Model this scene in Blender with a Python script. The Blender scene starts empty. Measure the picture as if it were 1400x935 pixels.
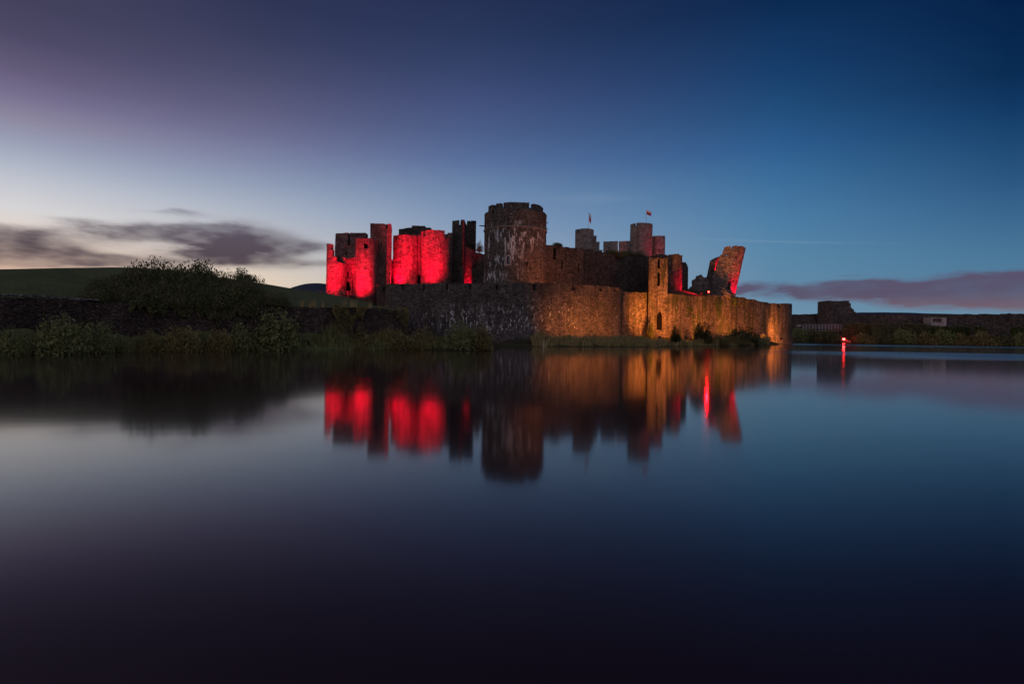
import bpy, bmesh, math, random
from mathutils import Vector, Matrix, noise

sc = bpy.context.scene
COL = sc.collection
R = math.radians
rnd = random.Random(11)

# ------------------------------------------------------------------ camera
F, CX, CY, ROLL, CAMH = 800.0, 700.0, 455.8, 0.0138, 1.75
_c, _s = math.cos(ROLL), math.sin(ROLL)

def ray(px, py):
    u, v = (px - CX) / F, (CY - py) / F
    return u * _c - v * _s, v * _c + u * _s

def P(px, py, Y):
    x, z = ray(px, py)
    return Vector((x * Y, Y, CAMH + z * Y))

def WX(px, Y, py=400):
    return ray(px, py)[0] * Y

def ZZ(px, py, Y):
    return CAMH + ray(px, py)[1] * Y

cam_d = bpy.data.cameras.new('camera')
cam = bpy.data.objects.new('camera', cam_d)
COL.objects.link(cam)
cam_d.sensor_width = 36.0
cam_d.lens = 36.0 * F / 1400.0
cam_d.shift_y = -(467.5 - CY) / 1400.0
cam_d.clip_end = 9000
m = Matrix(((_c, -_s, 0, 0), (0, 0, -1, 0), (_s, _c, 0, 0), (0, 0, 0, 1)))
cam.matrix_world = Matrix.Translation((0, 0, CAMH)) @ m
sc.camera = cam

# ------------------------------------------------------------------ view
sc.view_settings.view_transform = 'Standard'
sc.view_settings.look = 'None'
sc.view_settings.exposure = 0.0
sc.view_settings.gamma = 1.0
sc.view_settings.use_curve_mapping = False
sc.render.engine = 'CYCLES'
sc.cycles.use_denoising = True
sc.cycles.max_bounces = 5
sc.cycles.sample_clamp_indirect = 4.0

# ------------------------------------------------------------------ node helper
class NT:
    def __init__(self, tree):
        self.t = tree
        self.n = tree.nodes
        self.l = tree.links
    def new(self, typ, **kw):
        nd = self.n.new(typ)
        for k, v in kw.items():
            setattr(nd, k, v)
        return nd
    def put(self, sock, val):
        if isinstance(val, bpy.types.NodeSocket):
            self.l.new(val, sock)
        elif val is not None:
            sock.default_value = val
    def math(self, op, a, b=None, c=None, clamp=False):
        nd = self.new('ShaderNodeMath', operation=op, use_clamp=clamp)
        self.put(nd.inputs[0], a)
        if b is not None: self.put(nd.inputs[1], b)
        if c is not None: self.put(nd.inputs[2], c)
        return nd.outputs[0]
    def maprange(self, v, a, b, c=0.0, d=1.0, smooth=False):
        nd = self.new('ShaderNodeMapRange', clamp=True)
        if smooth: nd.interpolation_type = 'SMOOTHSTEP'
        self.put(nd.inputs[0], v)
        for i, x in enumerate((a, b, c, d)):
            nd.inputs[1 + i].default_value = x
        return nd.outputs[0]
    def mix(self, fac, a, b, mode='MIX'):
        nd = self.new('ShaderNodeMix', data_type='RGBA', blend_type=mode)
        self.put(nd.inputs[0], fac)
        for s, v in ((nd.inputs[6], a), (nd.inputs[7], b)):
            if isinstance(v, (tuple, list)): v = (v[0], v[1], v[2], 1)
            self.put(s, v)
        return nd.outputs[2]
    def vecmul(self, v, s):
        nd = self.new('ShaderNodeVectorMath', operation='MULTIPLY')
        self.put(nd.inputs[0], v)
        nd.inputs[1].default_value = s
        return nd.outputs[0]
    def noise(self, v, scale, detail=3, rough=.55, dist=0.0, out=0):
        nd = self.new('ShaderNodeTexNoise')
        self.put(nd.inputs['Vector'], v)
        nd.inputs['Scale'].default_value = scale
        nd.inputs['Detail'].default_value = detail
        nd.inputs['Roughness'].default_value = rough
        nd.inputs['Distortion'].default_value = dist
        return nd.outputs[out]
    def ramp(self, fac, stops, interp='LINEAR'):
        nd = self.new('ShaderNodeValToRGB')
        cr = nd.color_ramp
        cr.interpolation = interp
        stops = sorted(stops, key=lambda q: q[0])
        while len(cr.elements) < len(stops): cr.elements.new(0.5)
        for e, (p, col) in zip(cr.elements, stops):
            e.position = p
            e.color = (col[0], col[1], col[2], 1)
        self.put(nd.inputs[0], fac)
        return nd.outputs[0]

def lin(c):
    out = []
    for v in c:
        v /= 255.0
        out.append(v / 12.92 if v <= .04045 else ((v + .055) / 1.055) ** 2.4)
    return tuple(out)

# ------------------------------------------------------------------ world: dusk sky
world = bpy.data.worlds.new('World')
sc.world = world
world.use_nodes = True
W = NT(world.node_tree)
W.n.clear()
tc = W.new('ShaderNodeTexCoord')
sep = W.new('ShaderNodeSeparateXYZ')
W.l.new(tc.outputs['Generated'], sep.inputs[0])
az = W.math('ARCTAN2', sep.outputs[0], sep.outputs[1])
el = W.math('ARCSINE', sep.outputs[2])
EMAX = 0.75
elf = W.math('DIVIDE', el, EMAX, clamp=True)

def azel(px, py):
    x, z = ray(px, py)
    return math.atan2(x, 1.0), math.atan2(z, math.hypot(x, 1.0))

def sky_col(px, table, top):
    st = []
    for y, c in table:
        st.append((max(0.0, min(1.0, azel(px, y)[1] / EMAX)), lin(c)))
    st.append((1.0, lin(top)))
    return W.ramp(elf, st)

cols = [
 (30, [(0,(66,64,91)),(50,(76,72,101)),(100,(100,92,122)),(130,(118,110,142)),(160,(138,132,156)),(190,(150,154,178)),(220,(170,178,195)),(255,(197,199,208)),(285,(213,211,213)),(320,(226,210,200)),(380,(240,200,172))], (38,40,66)),
 (360,[(0,(46,52,84)),(50,(55,60,92)),(100,(72,74,106)),(150,(92,92,126)),(185,(108,110,144)),(220,(125,133,165)),(250,(142,154,180)),(285,(166,176,193)),(340,(198,195,196)),(390,(226,206,184))], (26,34,62)),
 (640,[(0,(36,48,84)),(50,(42,56,93)),(100,(54,68,108)),(140,(66,80,124)),(180,(75,94,137)),(220,(88,111,155)),(260,(109,135,171)),(300,(126,149,181)),(350,(150,166,188)),(420,(180,180,180))], (20,32,62)),
 (1060,[(0,(8,40,80)),(100,(22,62,108)),(150,(32,76,122)),(200,(44,92,142)),(250,(60,110,155)),(300,(76,125,165)),(350,(88,133,166)),(390,(96,136,166)),(440,(112,146,170))], (5,24,56)),
 (1380,[(0,(2,31,70)),(100,(5,42,82)),(150,(14,56,100)),(200,(28,72,115)),(250,(42,86,129)),(300,(58,103,143)),(350,(73,118,152)),(390,(84,124,154)),(440,(105,138,162))], (3,20,50)),
]
azs = [azel(c[0], 300)[0] for c in cols]
outs = [sky_col(*c) for c in cols]
back = W.ramp(elf, [(0.0, lin((205,196,204))), (0.25, lin((205,195,210))), (0.6, lin((180,174,200))), (1.0, lin((112,114,150)))])
cur = W.mix(W.maprange(az, -math.pi, azs[0], 0, 1, True), back, outs[0])
for i in range(4):
    cur = W.mix(W.maprange(az, azs[i], azs[i + 1], 0, 1), cur, outs[i + 1])
cur = W.mix(W.maprange(az, azs[4], math.pi, 0, 1, True), cur, back)
# long thin banks of drifting cloud
cmb = W.new('ShaderNodeCombineXYZ')
W.l.new(az, cmb.inputs[0]); W.l.new(el, cmb.inputs[1])
warp = W.noise(W.vecmul(cmb.outputs[0], (7, 20, 1)), 1.0, 3, .55)
warp2 = W.noise(W.vecmul(cmb.outputs[0], (9, 34, 1)), 1.0, 4, .6)
elw = W.math('ADD', el, W.math('MULTIPLY', W.math('SUBTRACT', warp, .5), .030))
azw = W.math('ADD', az, W.math('MULTIPLY', W.math('SUBTRACT', warp2, .5), .10))
def blob(px, py, sx, sy, amp, flat=False):
    a0, e0 = azel(px, py)
    if flat:
        a1, e1 = azel(px + 100, py + 2)
        e0 = W.math('MULTIPLY_ADD', az, (e1 - e0) / (a1 - a0), e0 - a0 * (e1 - e0) / (a1 - a0))
    dx = W.math('DIVIDE', W.math('SUBTRACT', az if flat else azw, a0), sx / F)
    dy = W.math('DIVIDE', W.math('SUBTRACT', el if flat else elw, e0), sy / F)
    q = W.math('ADD', W.math('MULTIPLY', dx, dx), W.math('MULTIPLY', dy, dy))
    return W.math('MULTIPLY', W.math('EXPONENT', W.math('MULTIPLY', q, -1.0)), amp)
def total(lst):
    t = None
    for b in lst:
        v = blob(*b)
        t = v if t is None else W.math('ADD', t, v)
    return t
left = total([(70,322,85,8,.65),(20,345,75,11,1.0),(-10,330,50,8,.7),(128,353,50,9,.8),(195,315,66,10,1.2),(225,328,62,6,.5),(322,317,52,13,1.1),
              (350,334,58,17,1.25),(325,354,66,10,1.0),(255,348,45,6,.4),(412,338,50,7,.8),(432,360,30,5,.6),(240,289,32,4,.6),
              (70,296,50,3,.12),(160,360,45,6,.8),(-120,340,130,18,.9),(205,360,55,6,.7),(292,338,30,6,.4)])
n3 = W.noise(W.vecmul(cmb.outputs[0], (6, 17, 1)), 1.6, 3, .5)
dl = W.maprange(W.math('MULTIPLY', left, W.maprange(warp2, .3, .7, .6, 1.4)), 0.10, 1.15, 0, 1, True)
cl = W.ramp(elf, [(0.05, lin((104,82,84))), (0.14, lin((72,60,72))), (0.2, lin((84,74,90))), (0.24, lin((112,104,122))), (0.3, lin((120,116,140)))])
dl = W.math('MULTIPLY', dl, W.maprange(n3, .36, .6, .6, 1.0, True))
cur = W.mix(W.math('MULTIPLY', dl, .97), cur, cl)
right = total([(1040,396,60,7,.9),(1105,398,65,8,1.0),(1180,398,70,9,1.1),(1230,390,55,8,.9),(1295,390,65,10,1.1),(1265,402,60,8,.9),(1350,401,70,10,1.1),(1378,374,32,3.5,.75),
               (1165,375,26,2,.3),(1320,412,70,6,.7),(1385,412,60,7,.8),(1500,395,100,16,1.1),(1430,388,60,8,.8)])
dr = W.maprange(W.math('MULTIPLY', right, W.maprange(warp2, .35, .65, .5, 1.35)), 0.15, 1.0, 0, 1)
cr_ = W.ramp(elf, [(0.05, lin((120,94,104))), (0.085, lin((88,76,100))), (0.16, lin((88,80,110)))])
dr = W.math('MULTIPLY', dr, W.maprange(n3, .34, .6, .82, 1.0, True))
cur = W.mix(W.math('MULTIPLY', dr, .93), cur, cr_)
contrail = W.math('ADD', blob(1065, 330.5, 95, 1.3, .15, True), blob(805, 272, 60, 5, .10))
cur = W.mix(contrail, cur, lin((150,170,190)))
sky = W.new('ShaderNodeTexSky', sky_type='NISHITA')
sky.sun_disc = False
sky.sun_elevation = R(0.5)
sky.sun_rotation = R(-72)
cur = W.mix(0.003, cur, sky.outputs[0], 'ADD')
bg = W.new('ShaderNodeBackground')
W.l.new(cur, bg.inputs[0])
bg.inputs[1].default_value = 1.0
wo = W.new('ShaderNodeOutputWorld')
W.l.new(bg.outputs[0], wo.inputs[0])

# last afterglow of the set sun, from beyond the hill on the left
sun_d = bpy.data.lights.new('sun', 'SUN')
sun_d.energy = 0.05
sun_d.angle = R(12)
sun_d.color = (1.0, .78, .62)
sun = bpy.data.objects.new('sun', sun_d)
COL.objects.link(sun)
sun.rotation_euler = Vector((math.sin(R(72)), -math.cos(R(72)), -math.tan(R(8)))).to_track_quat('-Z', 'Y').to_euler()

# ------------------------------------------------------------------ materials
def new_mat(name):
    mt = bpy.data.materials.new(name)
    mt.use_nodes = True
    n = NT(mt.node_tree)
    b = n.n['Principled BSDF']
    return mt, n, b

def plain(name, col, rough=.8, metal=0.0, vary=.25):
    mt, n, b = new_mat(name)
    geo = n.new('ShaderNodeNewGeometry')
    nz = n.noise(geo.outputs['Position'], 3.0, 4)
    c = n.mix(nz, tuple(x * (1 - vary) for x in col), tuple(x * (1 + vary) for x in col))
    n.l.new(c, b.inputs['Base Color'])
    b.inputs['Roughness'].default_value = rough
    b.inputs['Metallic'].default_value = metal
    return mt

def stone(name, dark, light, scale=2.0, moss=0.3, lime=None, speck=.12, bump=.9, stain=.5, lsc=(1.5, 1.5, .42), zs=1.9, mth=.56):
    """random rubble masonry: per-stone tone, mortar, streaks, moss, lime runs"""
    mt, n, b = new_mat(name)
    geo = n.new('ShaderNodeNewGeometry')
    pos = geo.outputs['Position']
    sx = n.new('ShaderNodeSeparateXYZ'); n.l.new(pos, sx.inputs[0])
    v = n.new('ShaderNodeTexVoronoi', feature='F1')
    n.l.new(n.vecmul(pos, (1, 1, zs)), v.inputs['Vector']); v.inputs['Scale'].default_value = scale
    ve = n.new('ShaderNodeTexVoronoi', feature='DISTANCE_TO_EDGE')
    n.l.new(n.vecmul(pos, (1, 1, zs)), ve.inputs['Vector']); ve.inputs['Scale'].default_value = scale
    sc_ = n.new('ShaderNodeSeparateColor'); n.l.new(v.outputs['Color'], sc_.inputs[0])
    base = n.mix(sc_.outputs[0], dark, light)
    big = n.noise(pos, .16, 4, .6)
    base = n.mix(n.maprange(big, .35, .7, 0, .6), base, tuple(x * .45 for x in dark))
    mid = n.noise(n.vecmul(pos, (1, 1, 1.6)), .75, 5, .7)
    base = n.mix(n.maprange(mid, .5, .72, 0, .75), base, tuple(x * .4 for x in dark))
    base = n.mix(n.maprange(mid, .30, .46, .35, 0), base, tuple(min(1, x * 1.25) for x in light))
    # vertical rain streaks
    st = n.noise(n.vecmul(pos, (1.1, 1.1, .07)), 1.0, 5, .65)
    base = n.mix(n.maprange(st, .48, .68, 0, stain), base, tuple(x * .35 for x in dark))
    st2 = n.noise(n.vecmul(pos, (.8, .8, .05)), 1.7, 4, .6)
    base = n.mix(n.maprange(st2, .60, .78, 0, .3), base, tuple(min(1, x * 1.35) for x in light))
    # moss
    ms = n.noise(n.vecmul(pos, (1, 1, .3)), .55, 5, .65)
    base = n.mix(n.maprange(ms, mth, mth + .12, 0, moss), base, (.055, .065, .018))
    # pale stones and lichen specks
    sp = n.noise(pos, 2.6, 3, .6)
    spm = n.math('MULTIPLY', n.maprange(sp, .60, .68, 0, 1), n.maprange(sc_.outputs[1], .55, .8, 0, 1))
    base = n.mix(n.math('MULTIPLY', spm, speck), base, (.62, .60, .55))
    if lime:
        for (x0, x1, z0, z1, amt, th) in lime:
            def band(c, a, d, soft):
                return n.math('MULTIPLY', n.maprange(c, a, a + soft, 0, 1), n.maprange(c, d - soft, d, 1, 0))
            zone = n.math('MULTIPLY', band(sx.outputs[0], x0, x1, (x1 - x0) * .3), band(sx.outputs[2], z0, z1, (z1 - z0) * .35))
            ln = n.noise(n.vecmul(pos, lsc), 1.0, 4, .62, .8)
            f = n.math('MULTIPLY', n.maprange(ln, th, th + .035, 0, 1), zone)
            f = n.math('MULTIPLY', f, n.maprange(n.noise(pos, 4.0, 3), .35, .5, .3, 1))
            base = n.mix(n.math('MULTIPLY', f, amt), base, (.80, .78, .73))
    base = n.mix(n.math('MULTIPLY', n.maprange(sc_.outputs[2], .92, .95, 0, 1), .55), base, tuple(x * .18 for x in dark))
    mortar = n.maprange(ve.outputs['Distance'], 0, .09, .55, 0)
    base = n.mix(mortar, base, tuple(x * .3 for x in dark))
    n.l.new(base, b.inputs['Base Color'])
    b.inputs['Roughness'].default_value = .95
    b.inputs['Specular IOR Level'].default_value = .15
    h = n.math('ADD', n.math('MULTIPLY', n.maprange(ve.outputs['Distance'], 0, .14, 0, 1), .6), n.noise(pos, 5.0, 4))
    h = n.math('ADD', h, n.math('MULTIPLY', sc_.outputs[2], .6))
    bp = n.new('ShaderNodeBump'); bp.inputs['Strength'].default_value = bump; bp.inputs['Distance'].default_value = .22
    n.l.new(h, bp.inputs['Height']); n.l.new(bp.outputs[0], b.inputs['Normal'])
    return mt

M = {}
M['tower'] = stone('weathered tower rubble', (.085, .066, .052), (.25, .20, .16), 2.8, .25,
    lime=[(-4.2, 6.8, 16.2, 22.8, 1, .52), (-8, 3.0, 10.0, 24, .9, .575), (-7, -1.0, 10.5, 14.0, 1, .52)], speck=.6)
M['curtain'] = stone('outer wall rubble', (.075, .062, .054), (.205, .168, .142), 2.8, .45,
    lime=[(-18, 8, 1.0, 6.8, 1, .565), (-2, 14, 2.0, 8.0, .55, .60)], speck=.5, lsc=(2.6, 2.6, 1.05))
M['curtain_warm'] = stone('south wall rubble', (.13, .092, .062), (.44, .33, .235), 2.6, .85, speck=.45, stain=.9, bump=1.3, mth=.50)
M['hall'] = stone('hall rubble', (.06, .047, .038), (.18, .14, .11), 2.6, .3, speck=.35)
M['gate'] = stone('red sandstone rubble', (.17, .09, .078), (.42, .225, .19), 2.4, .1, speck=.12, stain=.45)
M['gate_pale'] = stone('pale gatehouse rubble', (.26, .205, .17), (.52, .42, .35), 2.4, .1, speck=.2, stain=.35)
M['ruin'] = stone('ruined tower rubble', (.13, .10, .08), (.34, .265, .21), 2.4, .25, speck=.25)
M['revet'] = stone('dry island revetment', (.062, .045, .038), (.16, .115, .095), 3.0, .45, speck=.3, zs=3.4)
M['cope'] = stone('pale coping slabs', (.16, .15, .14), (.38, .36, .34), 2.4, .1, speck=.3)
M['dam'] = stone('dam wall rubble', (.07, .053, .045), (.19, .145, .125), 1.8, .3, speck=.35)
M['pale_stone'] = stone('pale dressed stone', (.52, .42, .37), (.68, .57, .51), 2.0, .0, speck=.2)
M['void'] = plain('painted interior shade', (.005, .0045, .0045), 1.0)  # near-black colour stands in for the shade inside openings
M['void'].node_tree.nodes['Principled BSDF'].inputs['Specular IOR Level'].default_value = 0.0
M['glass'] = plain('dusky leaded glass', (.04, .05, .07), .15)
M['wood'] = plain('weathered oak', (.16, .12, .09), .8)
M['rail'] = plain('galvanised rail', (.35, .33, .32), .6)
M['iron'] = plain('black iron', (.03, .03, .032), .5, .3)
M['post'] = plain('bleached post', (.42, .30, .22), .8)
M['pole'] = plain('painted pole', (.6, .58, .56), .5)
M['flag_red'] = plain('red bunting', (.45, .03, .03), .9)
M['flag_white'] = plain('white bunting', (.6, .58, .56), .9)
M['stem'] = plain('bark', (.06, .048, .035), .95)

def emis(name, col, k):
    mt, n, b = new_mat(name)
    b.inputs['Base Color'].default_value = (*col, 1)
    b.inputs['Emission Color'].default_value = (*col, 1)
    b.inputs['Emission Strength'].default_value = k
    return mt
RED = (1.0, .0, .040)
DEEP_RED = (1.0, .002, .006)
AMBER = (1.0, .275, .05)
M['lens_red'] = emis('red lamp lens', (1.0, .05, .08), 14)
M['lens_hot'] = emis('bright red lamp lens', (1.0, .022, .016), 60)
M['lens_amber'] = emis('amber lamp lens', AMBER, 3)

def leafmat(name, a, bcol, rough=.7):
    mt, n, b = new_mat(name)
    geo = n.new('ShaderNodeNewGeometry')
    oi = n.new('ShaderNodeObjectInfo')
    nz = n.noise(geo.outputs['Position'], 1.1, 3)
    c = n.mix(n.maprange(nz, .35, .65, 0, 1), a, bcol)
    ri = geo.outputs['Random Per Island']
    c = n.mix(n.math('MULTIPLY', ri, .6), c, tuple(x * 1.7 for x in bcol))
    n.l.new(c, b.inputs['Base Color'])
    b.inputs['Roughness'].default_value = rough
    b.inputs['Specular IOR Level'].default_value = .2
    return mt
M['leaf'] = leafmat('bank leaves', (.068, .082, .030), (.15, .155, .055))
M['leaf_dark'] = leafmat('bramble leaves', (.042, .052, .022), (.095, .094, .038))
M['leaf_gold'] = leafmat('turning leaves', (.085, .072, .026), (.16, .13, .045))
M['leaf_ivy'] = leafmat('ivy leaves', (.022, .036, .010), (.055, .072, .015))
M['reed'] = leafmat('reeds', (.12, .098, .036), (.25, .19, .07))
M['leaf_scrub'] = leafmat('dark scrub leaves', (.018, .024, .008), (.04, .042, .014))

def ground_mat(name, a, bcol, c2, scale=.5):
    mt, n, b = new_mat(name)
    geo = n.new('ShaderNodeNewGeometry')
    pos = geo.outputs['Position']
    c = n.mix(n.maprange(n.noise(pos, scale, 5, .6), .35, .65, 0, 1), a, bcol)
    c = n.mix(n.maprange(n.noise(pos, scale * .22, 3, .6), .45, .7, 0, .6), c, c2)
    c = n.mix(n.maprange(n.noise(pos, 7.0, 4, .7), .4, .62, 0, .45), c, tuple(x * .5 for x in a))
    n.l.new(c, b.inputs['Base Color'])
    b.inputs['Roughness'].default_value = .95
    b.inputs['Specular IOR Level'].default_value = .1
    bp = n.new('ShaderNodeBump'); bp.inputs['Strength'].default_value = .8; bp.inputs['Distance'].default_value = .25
    n.l.new(n.noise(pos, 3.5, 6, .7), bp.inputs['Height']); n.l.new(bp.outputs[0], b.inputs['Normal'])
    return mt
M['grass'] = ground_mat('mown grass', (.085, .115, .042), (.145, .17, .062), (.15, .14, .07))
M['soil'] = ground_mat('rank bank grass', (.045, .048, .02), (.08, .075, .03), (.07, .055, .03))
M['far_land'] = ground_mat('far land', (.030, .035, .022), (.045, .045, .03), (.03, .03, .03), .02)
M['hill_far_haze'] = ground_mat('haze-tinted moor', (.050, .060, .085), (.060, .068, .092), (.05, .06, .085), .01)  # air haze put into the base colour as a blue tint

def water_mat():
    mt, n, b = new_mat('lake water')
    geo = n.new('ShaderNodeNewGeometry')
    pos = geo.outputs['Position']
    b.inputs['Base Color'].default_value = (.034, .015, .014, 1)
    b.inputs['IOR'].default_value = 1.333
    # cat's-paws: long thin bands of ruffled water near the far right
    sx = n.new('ShaderNodeSeparateXYZ'); n.l.new(pos, sx.inputs[0])
    wob = n.noise(n.vecmul(pos, (.05, .06, 0)), 1.0, 3)
    yy = n.math('ADD', sx.outputs[1], n.math('MULTIPLY', n.math('SUBTRACT', wob, .5), 10))
    def band(c, a, d, s):
        return n.math('MULTIPLY', n.maprange(c, a, a + s, 0, 1, True), n.maprange(c, d - s, d, 1, 0, True))
    b1 = n.math('MULTIPLY', band(yy, 47, 80, 9), n.maprange(sx.outputs[0], 24, 52, 0, 1, True))
    b2 = n.math('MULTIPLY', band(yy, 128, 165, 10), n.maprange(sx.outputs[0], 50, 80, 0, 1, True))
    b3 = n.math('MULTIPLY', band(yy, 180, 225, 10), n.maprange(sx.outputs[0], 70, 95, 0, 1, True))
    b4 = n.math('MULTIPLY', band(yy, 62, 70, 4), n.maprange(sx.outputs[0], -2, 12, 0, .12, True))
    b5 = n.math('MULTIPLY', band(yy, 26, 33, 3), n.maprange(sx.outputs[0], -10, -16, 0, .15, True))
    ruf = n.math('ADD', n.math('ADD', b1, b2), n.math('ADD', b3, n.math('ADD', b4, b5)), clamp=True)
    rough = n.math('ADD', .075, n.math('MULTIPLY', ruf, .20))
    n.l.new(rough, b.inputs['Roughness'])
    # faint residual swell
    h = n.noise(n.vecmul(pos, (.5, .9, 1)), 1.0, 3, .5)
    bp = n.new('ShaderNodeBump'); bp.inputs['Strength'].default_value = .02; bp.inputs['Distance'].default_value = .05
    n.l.new(h, bp.inputs['Height']); n.l.new(bp.outputs[0], b.inputs['Normal'])
    return mt
M['water'] = water_mat()

# ------------------------------------------------------------------ mesh helpers
class MB:
    def __init__(self):
        self.v = []; self.f = []
    def face(self, pts):
        k = len(self.v)
        self.v.extend([tuple(p) for p in pts])
        self.f.append(tuple(range(k, k + len(pts))))
    def box(self, x0, x1, y0, y1, z0, z1, mat=None):
        c = [Vector((x, y, z)) for z in (z0, z1) for y in (y0, y1) for x in (x0, x1)]
        if mat is not None: c = [mat @ q for q in c]
        for q in ((0,1,3,2),(4,5,7,6),(0,1,5,4),(2,3,7,6),(0,2,6,4),(1,3,7,5)):
            self.face([c[i] for i in q])
    def bar(self, a, b, r0, r1=None, n=6):
        a, b = Vector(a), Vector(b)
        r1 = r0 if r1 is None else r1
        d = (b - a).normalized()
        t = d.orthogonal().normalized(); s = d.cross(t)
        ra = [a + (t * math.cos(2*math.pi*i/n) + s * math.sin(2*math.pi*i/n)) * r0 for i in range(n)]
        rb = [b + (t * math.cos(2*math.pi*i/n) + s * math.sin(2*math.pi*i/n)) * r1 for i in range(n)]
        for i in range(n):
            j = (i + 1) % n
            self.face([ra[i], ra[j], rb[j], rb[i]])
        self.face(ra); self.face(rb)
    def build(self, name, mat, parent=None, weld=True, smooth=False):
        me = bpy.data.meshes.new(name)
        me.from_pydata(self.v, [], self.f)
        if weld:
            bm = bmesh.new(); bm.from_mesh(me)
            bmesh.ops.remove_doubles(bm, verts=bm.verts, dist=.002)
            bmesh.ops.recalc_face_normals(bm, faces=bm.faces)
            bm.to_mesh(me); bm.free()
        if smooth:
            for p in me.polygons: p.use_smooth = True
        me.materials.append(M[mat])
        o = bpy.data.objects.new(name, me)
        COL.objects.link(o)
        if parent is not None:
            o.parent = parent
            o.matrix_parent_inverse = Matrix.Translation(parent.location).inverted()
        return o

def tag(o, label, cat, group=None, kind=None):
    if label: o['label'] = label
    if cat: o['category'] = cat
    if group: o['group'] = group
    if kind: o['kind'] = kind
    return o
def thing(name, label, cat, loc, group=None):
    o = bpy.data.objects.new(name, None)
    o.location = loc
    o.empty_display_size = .5
    COL.objects.link(o)
    return tag(o, label, cat, group)
def struct(mb, name, mat, **k):
    return tag(mb.build(name, mat, **k), None, None, kind='structure')

def nz(p, s):
    return noise.noise(Vector(p) * s)

class Op:
    """an opening in a masonry face, u range and z range; through = daylight behind"""
    def __init__(self, ua, ub, za, zb, depth=.9, through=False):
        self.ua, self.ub, self.za, self.zb, self.depth, self.through = ua, ub, za, zb, depth, through

def arch(ua, ub, za, zb, depth=.9, through=False, n=4):
    """round-headed opening as narrowing courses"""
    w = (ub - ua) / 2; c = (ua + ub) / 2
    zs = zb - (zb - za) * .35
    out = [Op(ua, ub, za, zs, depth, through)]
    for i in range(n):
        a, b = i / n, (i + 1) / n
        k = math.sqrt(max(0, 1 - ((a + b) / 2) ** 2))
        out.append(Op(c - w * k, c + w * k, zs + (zb - zs) * a, zs + (zb - zs) * b, depth, through))
    return out

def masonry(mb, voids, pos, u0, u1, du, z0, top, th, ops=(), zstep=.7, closed=False, jit=.07, marks=(), z_in=None):
    """a wall with thickness following pos(u, d, z) -> Vector; ragged or crenellated top(u)"""
    us = {round(u0 + (u1 - u0) * i / max(1, int((u1 - u0) / du)), 5) for i in range(int((u1 - u0) / du) + 1)}
    us.add(round(u1, 5))
    for o in ops:
        us.add(round(o.ua, 5)); us.add(round(o.ub, 5))
    for q in marks: us.add(round(q, 5))
    us = sorted(x for x in us if u0 - 1e-6 <= x <= u1 + 1e-6)
    us = [us[0]] + [b for a, b in zip(us, us[1:]) if b - a > 1e-4]
    tops = [top((a + b) / 2) for a, b in zip(us, us[1:])]
    zmax = max(tops)
    zs = set()
    z = z0
    while z < zmax:
        zs.add(round(z, 4)); z += zstep
    for o in ops:
        zs.add(round(o.za, 4)); zs.add(round(o.zb, 4))
    zs = sorted(zs)
    def pj(u, d, z):
        p = pos(u, d, z)
        if jit:
            k = jit * (nz((p.x, p.y, z), .9) + .5 * nz((p.x, p.y, z), 2.3))
            q = pos(u, d + .5, z) - p
            if q.length > 1e-6: p = p + q.normalized() * k
        return p
    zi0 = z0 if z_in is None else z_in
    for i, t in enumerate(tops):
        a, b = us[i], us[i + 1]
        um = (a + b) / 2
        zl = [z for z in zs if z < t - .04] + [t]
        for za, zb in zip(zl, zl[1:]):
            zm = (za + zb) / 2
            o = next((o for o in ops if o.ua < um < o.ub and o.za < zm < o.zb), None)
            if o is None:
                mb.face([pj(a, 0, za), pj(b, 0, za), pj(b, 0, zb), pj(a, 0, zb)])
            dd = th if (o and o.through) else (o.depth if o else 0)
            if o:
                if not o.through:
                    voids.face([pos(a, dd, za), pos(b, dd, za), pos(b, dd, zb), pos(a, dd, zb)])
                def closedto(u_, z_):
                    return not any(q.ua < u_ < q.ub and q.za < z_ < q.zb for q in ops)
                if closedto(a - 1e-3, zm): mb.face([pj(a,0,za), pos(a,dd,za), pos(a,dd,zb), pj(a,0,zb)])
                if closedto(b + 1e-3, zm): mb.face([pj(b,0,za), pos(b,dd,za), pos(b,dd,zb), pj(b,0,zb)])
                if closedto(um, za - 1e-3): mb.face([pj(a,0,za), pj(b,0,za), pos(b,dd,za), pos(a,dd,za)])
                if closedto(um, zb + 1e-3): mb.face([pj(a,0,zb), pj(b,0,zb), pos(b,dd,zb), pos(a,dd,zb)])
            if zb > zi0 and not o:
                zc = max(za, zi0)
                mb.face([pos(a, th, zc), pos(b, th, zc), pos(b, th, zb), pos(a, th, zb)])
        mb.face([pj(a, 0, t), pj(b, 0, t), pos(b, th, t), pos(a, th, t)])
        nxt = i + 1 if i + 1 < len(tops) else (0 if closed else None)
        if nxt is not None:
            t2 = tops[nxt]
            if abs(t - t2) > .01:
                lo, hi = min(t, t2), max(t, t2)
                uu = b
                mb.face([pj(uu, 0, lo), pos(uu, th, lo), pos(uu, th, hi), pj(uu, 0, hi)])
    if not closed:
        for u, t in ((us[0], tops[0]), (us[-1], tops[-1])):
            mb.face([pj(u, 0, z0), pos(u, th, z0), pos(u, th, t), pj(u, 0, t)])

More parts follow.
